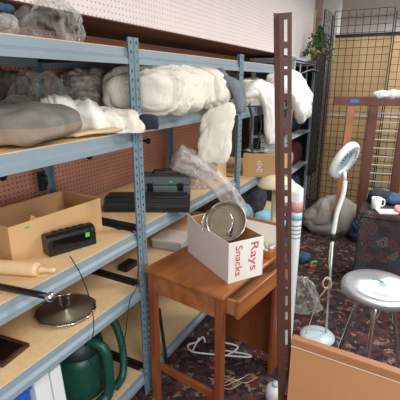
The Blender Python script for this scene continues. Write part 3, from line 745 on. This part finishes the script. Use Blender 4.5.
bundle(3.28,.24,1.082,(.14,.15,.10), M['navy'], 74, 'navy clothes bundle below the denim bundle', name='clothes_bundle')
bundle(2.88,.22,.682,(.16,.16,.13), M['baggrey'], 75, 'pale grey bundle on the waist-high shelf of the light grey rack', name='clothes_bundle')
bundle(3.28,.22,.682,(.15,.16,.14), M['maroon'], 76, 'maroon clothes bundle on the waist-high shelf of the light grey rack', name='clothes_bundle')
bundle(2.95,.22,.252,(.2,.16,.15), M['darkgrey'], 77, 'dark bundle on the lowest shelf of the light grey rack', name='clothes_bundle')
bundle(3.33,.22,.252,(.13,.16,.14), M['denim'], 78, 'blue jeans bundle on the lowest shelf of the light grey rack', name='clothes_bundle')
# hooks / clip arm
mb = MB(); a = at_d(288,76,3.6)
mb.tube(smoothpath([a, at_d(300,74,3.7), at_d(311,70,3.8), at_d(318,72,3.85)],6), .012, 10)
tag(mb.build('clamp_arm', M['black'], smooth=True), 'black clamp arm sticking out in front of the grey rack', 'clamp')

# ivy plant on top of rack
pr = W(3.40,-.03,1.887)
iv = thing('ivy_plant', 'trailing green ivy in a wicker basket on top of the grey rack', 'plant', pr, 0)
MB().lathe([(.06,0),(.075,.01),(.10,.10),(.105,.125),(.092,.125),(.085,.10)], 28).build('basket', M['wicker'], iv, smooth=True)
lm = MB(); random.seed(3)
for i in range(240):
    th = random.uniform(0,2*PI); rr = random.uniform(.0,.22)*random.uniform(.6,1); hh = random.uniform(.10,.44)*(1-rr*1.2)
    if random.random() < .3: hh = random.uniform(-.02,.12); rr = random.uniform(.13,.26)
    c = Vector((rr*math.cos(th)*1.0+.0, rr*math.sin(th)*.8, hh))
    sz = random.uniform(.022,.04); R = Euler((random.uniform(-1.2,1.2),random.uniform(-1.2,1.2),random.uniform(0,6.28))).to_matrix()
    pts = [(0,-.9,0),(.55,-.3,.1),(.8,.2,0),(.25,.35,.08),(0,1.1,-.1),(-.25,.35,.08),(-.8,.2,0),(-.55,-.3,.1)]
    lm.add([c+R@(Vector(p_)*sz) for p_ in pts]+[c], [(8,k_,(k_+1)%8) for k_ in range(8)])
lm.build('foliage', M['leaf'], iv, smooth=False, fix=False)
vm = MB()
for i in range(14):
    th = i*.45; vm.tube(smoothpath([(0,0,.1),(.05*math.cos(th),.05*math.sin(th),.2+.01*i),(.14*math.cos(th),.12*math.sin(th),.22),(.2*math.cos(th),.16*math.sin(th),.10)],4), .003, 5)
vm.build('stems', M['leaf'], iv)
iv.rotation_euler.z = .3; iv.scale = (.8,.8,.85)

# ------------------------------------------------------------------ wire grid panels
def grid_panel(label, loc, rz, w, h, z0=.0):
    g = thing('wire_grid_panel', label, 'grid panel', loc, rz, 'black wire grid display panels')
    r = .003; mb = MB(); nx = round(w/.0762); nz = round(h/.0762)
    for i in range(nx+1): mb.box(i*w/nx-r, i*w/nx+r, -r, r, z0+.001, z0+h)
    mb.build('upright_wires', M['wire'], g)
    mb = MB()
    for j in range(nz+1):
        zz = z0+j*h/nz; mb.box(0, w, -r*3, -r*1.05, zz-r*.9+.003, zz+r*.9+.003)
    mb.build('cross_wires', M['wire'], g)
    mb = MB()
    for x in (0,w): mb.tube([(x,.008,z0),(x,.008,z0+h)], .006, 8)
    mb.build('side_rod', M['wire'], g)
    return g
RZN = RZ-PI/2   # along -N (to the right)
g1 = grid_panel('black wire grid panel standing in front of the plywood, behind the round lamp', W(3.5,-.16,0), RZN, .61, 2.40)
g2 = grid_panel('black wire grid panel at the right edge, behind the wooden frame', W(3.5,-.79,0), RZN, .61, 2.36)
g3 = grid_panel('black wire grid panel seen edge-on beside the grey rack', W(3.04,-.15,0), RZ, .445, 2.36)
grid_panel('black wire grid panel farthest right, largely outside the picture', W(3.5,-1.42,0), RZN, .61, 2.40)
# dark clothing hanging on g3
mb = MB(); mb.grid(lambda u_,v_: W(3.06+.4*u_, -.105+.018*math.sin(u_*22), 1.95-1.35*v_), 24, 14)
tag(mb.build('black_garment', M['blackm'], smooth=True, solid=.006), 'long black garment hanging on the edge-on grid panel', 'garment')

# wooden bed frame leaning against grid
a = at_d(334,100,4.0); 
fb = thing('ladder_rack', 'brown wooden frame with rungs leaning on the wire grid, blue tape on its rail', 'frame', (a.x,a.y,0), RZN+math.radians(12))
zt = a.z
MB().box(0,1.25,-.02,.02,zt-.05,zt+.035).build('top_rail', M['rail'], fb, bevel=.003)
MB().box(.15,.23,-.025,-.021,zt-.022,zt+.010).build('blue_tape', M['bluetag'], fb)
for x in (.33,.62,.92):
    MB().box(x,x+.085,-.018,.018,.0,zt-.051).build('post', M['rail'], fb, bevel=.003)
MB().bar((.17,0,zt-.051),(.14,0,.25),.03,.065,up=Vector((1,0,0))).build('slat', M['rail2'], fb)
for j in range(14):
    zz = zt-.12-j*.085
    MB().tube([(.415,0,zz),(.62,0,zz)], .0055, 8).build('rung', M['gplate'], fb)
MB().box(.0,.92,-.015,.015,.14,.2).build('bottom_rail', M['rail'], fb) if False else None
b_ = at_d(387,94,3.55)
tag(blob((.11,.035,.035), .8, .012, 12, 81, ridge=.008, rfreq=14).build('white_bag', M['white'], smooth=True, loc=b_+Vector((0,0,0)), rz=-.3), 'white plastic bag hooked on the top rail of the wooden frame', 'bag')

# trunk with cloth & clutter
c0 = at_z(350, 292, 0)
tk = thing('tapestry_chest', 'large trunk covered in dark tapestry cloth behind the silver stool', 'trunk', (c0.x,c0.y,0), RZN)
MB().box(0,1.1,0,.55,.03,.655).build('trunk_body', M['trunk'], tk, bevel=.015)
MB().box(-.012,1.112,-.012,.562,.656,.70).build('lid', M['trunk'], tk, bevel=.012)
MB().box(.02,1.08,.02,.53,0,.029).build('plinth', M['blackm'], tk)
def T(x, y, z): return tk.matrix_basis @ Vector((x, y, z))
RT = Matrix.Rotation(RZN,4,'Z')
def onT(x, y, z): return Vector((c0.x,c0.y,0)) + (RT @ Vector((x,y,z)))
mg = thing('white_mug', 'white mug standing at the left end of the tapestry trunk', 'mug', onT(.10,.12,.701), 0)
MB().lathe([(.032,0),(.036,.004),(.038,.09),(.035,.09),(.033,.008),(.0005,.007)], 28).build('cup', M['white'], mg, smooth=True)
MB().tube(smoothpath([(.037,0,.075),(.06,0,.07),(.062,0,.03),(.037,0,.02)]), .005, 8).build('handle', M['white'], mg, smooth=True)
def cl(x,y,R,m,seed,label,z=.701): tag(blob(R,.65,.012,9,seed,floor=-R[2]*.9,ridge=.01,rfreq=10).build('folded_cloth', m, smooth=True, loc=onT(x,y,z+R[2]*.93), rz=RZN), label, 'cloth')
cl(.34,.12,(.11,.09,.022),M['pink'],91,'pink cloth lying at the front of the tapestry trunk top')
cl(.60,.12,(.13,.09,.03),M['ltblue'],92,'light blue cloth at the front of the trunk top, right of the pink one')
cl(.30,.36,(.18,.12,.035),M['denim'],93,'denim blue cloth heap at the back of the trunk top')
cl(.72,.38,(.20,.12,.035),M['navy'],94,'navy cloth heap at the back right of the trunk top')
cl(.10,.34,(.08,.1,.05),M['navy'],95,'small navy cloth behind the white mug')
tag(MB().box(-.07,.07,-.05,.05,0,.012).build('paper_pack', M['wcard'], loc=onT(.18,.06,.701), rz=RZN+.4, bevel=.002), 'white paper pad beside the mug on the trunk', 'paper')
tag(MB().box(-.06,.06,-.05,.05,0,.015).build('paper_pack', M['wcard'], loc=onT(.83,.09,.701), rz=RZN-.2, bevel=.002), 'white paper pad at the right of the trunk top', 'paper')

# grey bag on floor and small floor things
c = at_z(322, 226, 0)
tag(blob((.29,.16,.24), .9, .012, 4, 101, floor=-.2, ridge=.016, rfreq=6, warp=lambda p:(p.__setattr__('x', p.x*(1.15-max(0,p.z)*1.6)) or p)).build('grey_sack', M['baggrey'], smooth=True, loc=W(2.96,-.46,.205), rz=-.2), 'large pale grey sack slumped on the carpet near the grid panel', 'bag')
tag(blob((.15,.12,.16), .8, .02, 6, 104, floor=-.15, ridge=.024, rfreq=8).build('denim_heap', M['denim'], smooth=True, loc=W(2.85,-.82,.155), rz=-.2), 'heap of dark blue denim on the floor between sack and trunk', 'clothes')
c = at_z(312, 268, 0)
ty = thing('toy', 'small red and green plastic toy on the patterned carpet', 'toy', (c.x,c.y,0), .4)
MB().box(-.035,.035,-.02,.02,0,.035).build('toy_body', M['red'], ty, bevel=.008)
MB().tube(smoothpath([(-.02,0,.036),(.0,0,.06),(.05,0,.055)]), .010, 10).build('toy_handle', M['green'], ty, smooth=True)
c = at_z(303, 262, 0)
tag(blob((.07,.05,.045), .8, .012, 12, 106, floor=-.042).build('blue_glove', M['denim'], smooth=True, loc=(c.x,c.y,.045), rz=.3), 'crumpled dark blue glove-like cloth beside the red and green toy', 'cloth')
c = at_z(304, 324, 0)
tag(blob((.12,.10,.13), .9, .035, 9, 108, floor=-.12, ridge=.02, rfreq=12, warp=lambda p:(p.__setattr__('x', p.x*(1.1-p.z*2.5)) or p)).build('plastic_bag', M['bag'], smooth=True, loc=(c.x-.0,c.y+.17,.125), rz=-.3), 'crumpled clear plastic bag on the carpet behind the lamp base', 'bag')

# ------------------------------------------------------------------ magnifier floor lamp
c = at_z(317, 337, 0)
ml = thing('magnifier_lamp', 'white magnifying floor lamp with ring light beside the stool', 'lamp', (c.x,c.y,0), 0)
B = Vector((c.x,c.y,0))
MB().lathe([(.112,0),(.115,.006),(.112,.016),(.09,.026),(.04,.036),(.012,.040),(.0005,.041)], 44).build('base', M['lampbase'], ml, smooth=True)
j = at_d(333,236,c.y+.03)-B; h = at_d(345,181,c.y+.06)-B
foot = at_z(326,333,.03)-B
MB().tube([foot, j], .0075, 12).build('pole', M['steel'], ml, smooth=True)
MB().tube([j-Vector((0,0,.03)), j+Vector((0,0,.015))], .014, 14).build('joint', M['blackm'], ml, smooth=True)
MB().tube(smoothpath([j+Vector((0,0,.015)), at_d(337,213,c.y+.04)-B, at_d(343,195,c.y+.05)-B, h],6), .0145, 14).build('arm', M['white'], ml, smooth=True)
hc = at_d(344,160,c.y+.06)-B
# head axis
vd = (CAM-(hc+B)).normalized(); rt = Vector((0,0,1)).cross(vd).normalized()*1; upv = vd.cross(rt).normalized()
# rt points to image right
ax = (vd*.33 + (rt*.88 - upv*.48)*.944).normalized()
x_, y_ = ortho(ax); Rm = Matrix((x_, y_, ax)).transposed().to_4x4(); Mh = Matrix.Translation(hc) @ Rm
MB().lathe([(.080,.010),(.088,.022),(.105,.026),(.118,.020),(.122,.004),(.118,-.014),(.100,-.022),(.084,-.018),(.080,-.006)], 48, Mh, close=True).build('lamp_head', M['white'], ml, smooth=True)
MB().lathe([(.0005,-.002),(.079,-.002),(.079,.003),(.0005,.005)], 40, Mh).build('lens', M['lens'], ml, smooth=True)
ribs = MB()
for i in range(30):
    a_ = 2*PI*i/30; mm = Mh @ Matrix.Rotation(a_,4,'Z'); ribs.box(.082,.106,-.0035,.0035,.0225,.031, mm)
ribs.build('vent_ribs', M['gplate'], ml)
MB().tube([h, hc - (hc-h)*.55], .011, 12).build('neck', M['white'], ml, smooth=True)
# cord with coil
coil = [Vector((.028*math.cos(t_*.55), .012*math.sin(t_*.8), .035*math.sin(t_*.55))) for t_ in range(34)]
cb = at_d(327,283,c.y-.02)
pts = [B+j+Vector((-.012,-.012,-.04)), at_d(329,262,c.y-.02)] + [cb+q for q in coil] + [at_d(318,300,c.y-.02), at_z(309,326,.06), at_z(307,332,.045)]
MB().tube([q-B for q in smoothpath(pts,4)], .0028, 6).build('power_cord', M['cream'], ml, smooth=True)

# ------------------------------------------------------------------ silver stool
c = at_z(379, 283, .62)
sl = thing('metal_stool', 'round brushed metal stool with a teal sticker on its seat', 'stool', (c.x,c.y,0), .2)
MB().lathe([(.0005,.634),(.10,.631),(.160,.622),(.182,.608),(.190,.590),(.189,.566),(.181,.564),(.176,.571),(.0005,.585)], 64).build('seat', M['steel'], sl, smooth=True)
MB().lathe([(.10,.561),(.108,.567),(.10,.5725),(.092,.567)], 36, close=True).build('under_ring', M['chrome'], sl, smooth=True)
for i in range(3):
    a_ = math.radians(-128+120*i)
    d = Vector((math.cos(a_), math.sin(a_), 0))
    MB().tube(smoothpath([d*.03+Vector((0,0,.560)), d*.085+Vector((0,0,.53)), d*.12+Vector((0,0,.40)), d*.20+Vector((0,0,.012))],6), .0125, 14).build('leg', M['chrome'], sl, smooth=True)
    MB().tube([d*.205+Vector((0,0,.0)), d*.202+Vector((0,0,.03))], .016, 14).build('leg_tip', M['blackm'], sl, smooth=True)
    e = Vector((math.cos(a_+2.09), math.sin(a_+2.09), 0))
    MB().tube(smoothpath([d*.112+Vector((0,0,.43)), (d+e)*.045+Vector((0,0,.50)), e*.112+Vector((0,0,.43))],6), .004, 8).build('brace', M['chrome'], sl, smooth=True)
sp_ = at_z(376,281,.628)-c
mm = Matrix.Translation((0,0,0))
tgm = MB().box(-.030,.030,-.006,.006,.6330,.6340)
to = tgm.build('price_sticker', M['teal'], sl); to.location = Vector((-.004,.005,.0015)); to.rotation_euler.z = -.75

# ------------------------------------------------------------------ desk
ZT = .785
Lc = Vector((-.277,1.72,0)); Fc = Vector((.096,1.444,0))
ey = (Lc-Fc).normalized(); ex = Vector((ey.y, -ey.x, 0))
wdk = (Lc-Fc).length; ldk = .68
dk = thing('wooden_desk', 'small oak-brown wooden desk with its drawer slightly open', 'desk', Fc, math.atan2(ex.y, ex.x))
# local: x along length (away), y from front-right edge to the shelf side
MB().box(0,ldk,0,wdk,ZT-.02,ZT).build('desktop', M['desk'], dk, bevel=.006)
zl = ZT-.0205
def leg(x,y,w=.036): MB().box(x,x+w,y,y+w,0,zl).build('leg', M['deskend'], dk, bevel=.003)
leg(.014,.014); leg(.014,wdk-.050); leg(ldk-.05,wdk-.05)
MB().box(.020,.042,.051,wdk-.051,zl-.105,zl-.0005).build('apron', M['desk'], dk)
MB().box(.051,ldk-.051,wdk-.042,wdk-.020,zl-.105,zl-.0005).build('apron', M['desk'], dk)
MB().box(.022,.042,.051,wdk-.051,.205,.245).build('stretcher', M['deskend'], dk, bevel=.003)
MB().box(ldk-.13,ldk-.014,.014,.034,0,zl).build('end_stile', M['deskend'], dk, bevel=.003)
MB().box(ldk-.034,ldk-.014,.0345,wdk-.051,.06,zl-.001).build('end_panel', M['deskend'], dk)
dr_ = MB().box(.052,ldk-.135,-.048,-.030,zl-.098,zl-.012)
do = dr_.build('drawer', M['desk'], dk, bevel=.003)
mb = MB(); mb.box(.06,.072,-.0295,.33,zl-.09,zl-.02); mb.box(ldk-.155,ldk-.143,-.0295,.33,zl-.09,zl-.02); mb.box(.0725,ldk-.1555,-.0295,.33,zl-.09,zl-.084); mb.box(.0725,ldk-.1555,.318,.33,zl-.084,zl-.02)
mb.build('drawer_box', M['panelwood'], do)

# white snack box on desk
z = ZT+.001
A_ = at_z(228,284,z); B_ = at_z(262,274.5,z); dx = B_-A_; Lx = dx.length
sb = open_carton('snack_box', 'white printed cardboard box with red lettering standing on the desk', (A_.x,A_.y,z), math.atan2(dx.y,dx.x), Lx, .40, .195, M['wcard'], M['cardin'], wl=.003)
def text_on(txt, x0, z0, length, height, name):
    cu_ = bpy.data.curves.new(name, 'FONT'); cu_.body = txt; cu_.size = 1; cu_.offset = .006; cu_.extrude = .0
    to_ = bpy.data.objects.new(name, cu_); COL.objects.link(to_)
    bpy.context.view_layer.update()
    dg = bpy.context.evaluated_depsgraph_get(); me = bpy.data.meshes.new_from_object(to_.evaluated_get(dg))
    COL.objects.unlink(to_); bpy.data.objects.remove(to_)
    xs = [v.co.x for v in me.vertices]; ys = [v.co.y for v in me.vertices]
    sx = length/(max(xs)-min(xs)); sy = height/(max(ys)-min(ys)); mx, my = min(xs), min(ys)
    for v in me.vertices:
        a_ = (v.co.x-mx)*sx; b_ = (v.co.y-my)*sy
        v.co = Vector((x0+b_, -.0012, z0-a_))
    me.materials.append(M['redink']); me.update()
    o = bpy.data.objects.new(name, me); COL.objects.link(o); o.parent = sb; return o
text_on('Rays', .104, .176, .138, .056, 'printed_lettering')
text_on('Snacks', .036, .174, .146, .036, 'printed_lettering')
text_on('oz', .170, .07, .02, .010, 'printed_lettering') if False else None
# torn flap on the rim
MB().add([(-.002,.30,.195),(-.002,.395,.195),(-.012,.38,.225),(-.016,.32,.222)], [(0,1,2,3)]).build('torn_flap', M['wcard'], sb, solid=.002)

# cake pans inside the box
def boxpt(x,y,zz): return sb.location.copy() + Matrix.Rotation(sb.rotation_euler.z,4,'Z') @ Vector((x,y,zz))
def pan(cx, cy, R, dep, axv, label, d_):
    ctr = at_d(cx, cy, d_)
    r = thing('cake_pan', label, 'pan', ctr, 0)
    x_, y_ = ortho(axv); Rm = Matrix((x_, y_, axv)).transposed().to_4x4()
    MB().lathe([(R*.96,-dep),(R,0),(R+.004,.002),(R+.004,.004),(R-.003,.003),(R*.955,-dep+.001)], 48, Rm, close=True).build('pan_wall', M['pan'], r, smooth=True)
    MB().lathe([(.0005,-dep),(R*.955,-dep),(R*.955,-dep+.002),(.0005,-dep+.002)], 40, Rm).build('pan_floor', M['panin'], r)
    return r
vd = (CAM-at_d(225,222,1.78)).normalized()
pan(226,221,.094,.055,(vd+Vector((-.25,-.1,.30))).normalized(),'deep round tin cake pan tilted on edge in the white snack box',1.74)
# open ring (springform side)
ctr = at_d(218,224,1.655); vd2 = (vd+Vector((-.55,.0,.35))).normalized(); x_, y_ = ortho(vd2)
Rm = Matrix((x_, y_, vd2)).transposed().to_4x4()
rg = thing('metal_ring', 'shiny metal ring band in front of the cake pan in the white box', 'ring', ctr, 0)
mb = MB(); mb.grid(lambda u_, v_: Rm @ Vector((.076*math.cos(-.5+4.4*u_), .076*math.sin(-.5+4.4*u_), -.012+.028*v_)), 50, 3)
mb.build('band', M['chrome'], rg, smooth=True, solid=.0015)
MB().box(-.01,.01,-.006,.006,-.014,.008, Rm @ Matrix.Translation((.076*math.cos(-.5), .076*math.sin(-.5),0))).build('clasp', M['pan'], rg)

# wooden tray with trinkets
ty_ = .787
tr = thing('wooden_tray', 'wooden tray of small trinkets at the far side of the desk', 'tray', Fc+ex*.455+ey*.01+Vector((0,0,ty_)), math.atan2(ex.y,ex.x))
mb = MB(); mb.box(0,.14,.178,.19,0,.035); mb.box(0,.14,0,.012,0,.035); mb.box(0,.012,.012,.178,0,.035)
mb.build('tray_sides', M['desk'], tr, bevel=.002)
MB().box(.1405,.155,0,.36,0,.142).build('tray_back', M['desk'], tr, bevel=.002)
MB().box(.1365,.1400,.013,.34,.006,.128).build('back_lining', M['wcard'], tr)
MB().box(.0125,.136,.0125,.1775,0,.005).build('tray_floor', M['wcard'], tr)
cols = ['white','red','white','cream','redink','white','green','cream']
for i in range(8):
    q = Fc+ex*(.482+.026*(i%4)+.008*(i//4))+ey*(.045+.045*(i//4))+Vector((0,0,ty_+.0055))
    r_ = .009+.002*(i%3)
    o = MB().lathe([(.0005,0),(r_,.004),(r_*1.1,.012),(r_*.6,.024),(.0005,.027)], 16).build('trinket', M[cols[i]], smooth=True, loc=q)
    tag(o, ('small %s trinket in the wooden tray, %s' % ({'white':'white','red':'red','cream':'cream','redink':'pinkish red','green':'green'}[cols[i]], ['nearest the front left corner','front row second from left','front row third from left','front row at the right end','back row at the left end','back row second from left','back row third from left','back row at the right end'][i])), 'trinket', 'trinkets in the wooden tray')

# ------------------------------------------------------------------ floor under desk
def hanger(pts, label):
    tag(MB().tube(smoothpath([at_z(x,y,.008) for x,y in pts],5), .0055, 8).build('clothes_hanger', M['white'], smooth=True), label, 'hanger', 'white hangers under the desk')
hanger([(216,349),(246,354),(247,357),(200,353),(190,350),(188,345),(197,342),(203,337),(205,342)], 'white clothes hanger lying on the carpet under the desk, nearer the post')
hanger([(192,352),(196,344),(199,338)], 'short white hanger bar crossing the larger hanger')
hanger([(222,342),(238,347),(226,356)], 'white hanger with a V shape at the right of the larger hanger')
mb = MB()
for i in range(6):
    x0 = random.uniform(222,250); y0 = random.uniform(372,392); mb.tube(smoothpath([at_z(x0-14,y0-3,.004), at_z(x0,y0+2,.006), at_z(x0+12,y0-4,.004)],4), .0018, 5)
tag(mb.build('twine', M['beige'], smooth=True), 'loose beige twine scattered on the carpet by the desk leg', 'twine')
c = at_z(273, 399, 0)
jr = thing('white_jug', 'white rounded plastic jug on the floor behind the slotted post', 'jug', (c.x+.01,c.y,0), 0)
MB().lathe([(.045,0),(.052,.01),(.054,.05),(.046,.075),(.025,.09),(.018,.092)], 32).build('jug_body', M['white'], jr, smooth=True)
MB().lathe([(.019,.093),(.019,.106),(.0005,.107)], 24).build('cap', M['paleblue'], jr, smooth=True)
# dark metal strip leaning behind left leg
a_ = at_d(159,309,1.84); b_ = at_z(168,372,.004)
tag(MB().bar(a_, b_, .022, .006, up=N).build('metal_strip', M['blackm']), 'dark metal strip leaning beside the left desk leg', 'strip')

# ------------------------------------------------------------------ white hose post
c = at_z(296,318,0); d_ = 2.16
top = at_d(291,187,d_); bot = at_d(296,330,d_)
x0 = at_d(297,200,d_).x
hz_ = thing('white_hose', 'white upright plastic tube with curved top and coloured labels behind the brown post', 'tube', (x0,d_,0), 0)
r_ = .035; zt_ = at_d(296,198,d_).z
MB().tube(smoothpath([(0,0,.02),(0,0,.4),(0,0,zt_),(-.012,0,zt_+.035),(-.035,0,zt_+.05),(-.058,0,zt_+.035),(-.066,0,zt_-.02)],7), r_, 22).build('tube_body', M['white'], hz_, smooth=True)
def band(z0,z1,m,n_): MB().lathe([(r_+.0012,z0),(r_+.0012,z1)], 28).build(n_, m, hz_, smooth=True)
zb = lambda y: at_d(296,y,d_).z
band(zb(211),zb(201),M['pink'],'pink_label'); band(zb(219),zb(214),M['ltblue'],'blue_label')
for i in range(4): band(zb(225+i*4),zb(222.8+i*4),M['gplate'],'grey_rib')
MB().lathe([(.05,0),(.052,.01),(.04,.0195)], 32).build('foot', M['white'], hz_, smooth=True)

# ------------------------------------------------------------------ brown slotted post + panel
# the post leans: bottom on floor, top to the left
def right_edge(y): return 291.6 - (y-12)*.0012
ptop = at_d(292,12,1.05); pref = at_d(291,400,1.10)
dv = (ptop-pref); k = (0-pref.z)/dv.z; pbot = pref+dv*k
hgt = (ptop-pbot).length; zaxis = (ptop-pbot).normalized()
xaxis = (Vector((1,-.10,0))); xaxis = (xaxis - zaxis*xaxis.dot(zaxis)).normalized(); yaxis = zaxis.cross(xaxis)
rp_ = thing('slotted_post', 'brown slotted steel angle post standing upright in the foreground', 'post', pbot, 0)
Rp = Matrix((xaxis, yaxis, zaxis)).transposed().to_4x4()
wf = .031; ws = .020
slots = [(19,41),(48,56),(66,68.5),(75,93),(100,117),(124,126.5),(131,147),(153,168),(174,190),(196,206),(213,215.5),(220,232),(238,246),(253,262),(269,280),(287,289),(296,306),(312,320),(330,345),(356,370),(380,395)]
def zloc(y):
    # height along post where its centre projects to pixel y
    lo, hi = 0., hgt
    for _ in range(40):
        mid = (lo+hi)/2; p_ = pbot+zaxis*mid-CAM
        f_ = Vector((0,math.cos(PIT),-math.sin(PIT))); u_ = Vector((0,math.sin(PIT),math.cos(PIT)))
        yy = 200-FPX*p_.dot(u_)/p_.dot(f_)
        if yy > y: lo = mid
        else: hi = mid
    return mid
sl_ = sorted((zloc(b2), zloc(a2)) for a2, b2 in slots)
extra = sl_[0][0]; e_ = []
zz = .06
while zz < extra-.05: e_.append((zz, zz+.035)); zz += .065
sl_ = e_ + sl_
mb = MB(); th = .0022
xs = [-wf, -wf*.62, -wf*.36, 0]
mb.box(xs[0],xs[1],0,th,0,hgt,Rp); mb.box(xs[2],xs[3],0,th,0,hgt,Rp)
prev = 0
for a2, b2 in sl_:
    mb.box(xs[1],xs[2],0,th,prev,a2,Rp); prev = b2
mb.box(xs[1],xs[2],0,th,prev,hgt,Rp)
mb.build('slotted_face', M['rust'], rp_)
# side flange going back-left
fl = MB(); a2 = Vector((-wf,0,0)); b2 = Vector((-wf-.013,-.016,0))
nv_ = Vector((-.001,.0012,0))
fl.add([Rp@v for v in (a2,b2,b2+nv_*1.8,a2+nv_*1.8,a2+Vector((0,0,hgt)),b2+Vector((0,0,hgt)),b2+nv_*1.8+Vector((0,0,hgt)),a2+nv_*1.8+Vector((0,0,hgt)))],
       [(3,2,1,0),(4,5,6,7),(0,1,5,4),(1,2,6,5),(2,3,7,6),(3,0,4,7)])
fl.build('side_flange', M['rust'], rp_)

z0 = .86
a2 = at_z(291.5,338,z0); b2 = at_z(400,374,z0); dpn = (b2-a2); 
pnl = thing('display_panel', 'tan board panel with a wooden top rail in the right foreground', 'panel', (a2.x,a2.y,0), math.atan2(dpn.y,dpn.x))
Lp = .62
MB().box(.0,Lp,0,.026,z0-.028,z0).build('top_rail', M['panelwood'], pnl, bevel=.002)
MB().box(.0,Lp,.0035,.02,z0-.0335,z0-.0285).build('trim_strip', M['trim'], pnl)
MB().box(.0,Lp,.006,.020,.0,z0-.034).build('board', M['panelface'], pnl)

# bright sheet high on the bulkhead
a2 = at_t(258,-2,.306); 
pz = [at_t(x,y,.3085) for x, y in ((257,-6),(273,-6),(273,9),(257,1))]
tag(MB().add(pz, [(0,1,2,3)]).build('paper_sheet', mat('bright_paper', (236,252,250), rough=.5), solid=.001), 'pale bluish paper sheet pinned high on the white pegboard bulkhead', 'paper')

# ------------------------------------------------------------------ camera, light
cd = bpy.data.cameras.new('camera'); cam = bpy.data.objects.new('camera', cd); COL.objects.link(cam)
cam.location = CAM; cam.rotation_euler = (PI/2-PIT, 0, 0)
cd.sensor_width = 36; cd.sensor_fit = 'HORIZONTAL'; cd.lens = 36*FPX/400; cd.clip_start = .02
SC.camera = cam
w = bpy.data.worlds.new('world'); SC.world = w; w.use_nodes = True
bg = w.node_tree.nodes['Background']; bg.inputs[0].default_value = (.80,.90,1,1); bg.inputs[1].default_value = .45
def area(loc, size, power, col=(1,.97,.93), tgt=None):
    l = bpy.data.lights.new('ceiling_or_fill_light', 'AREA'); l.shape = 'RECTANGLE'; l.size, l.size_y = size; l.energy = power; l.color = col
    o = bpy.data.objects.new('ceiling_or_fill_light', l); COL.objects.link(o); o.location = loc
    d = (Vector(tgt)-Vector(loc)) if tgt else Vector((0,0,-1)); o.rotation_euler = d.to_track_quat('-Z','Y').to_euler()
    return o
area((.9,-.3,2.66), (1.2,.5), 34)
area((1.9,1.9,2.66), (1.2,.5), 40)
area((2.5,3.6,2.66), (1.2,.5), 40, (.95,.98,1))
area((-.6,-1.2,2.66), (1.2,.5), 24)
area(tuple(W(5.2,-1.3,2.66)), (1.2,.5), 34, (.95,.98,1))  # extra unseen lamp, added to brighten the far wall and ceiling
kl_ = area((1.5,-1.9,1.7), (1.8,1.3), 52, (.93,.97,1), (-.2,2.2,1.2)); kl_.name = 'shelf_key_light'  # added key lamp behind the camera, tilted to brighten the shelves; no window
vs_ = SC.view_settings; vs_.view_transform = 'Standard'; vs_.look = 'None'; vs_.exposure = 0.25; vs_.gamma = 1; vs_.use_curve_mapping = False
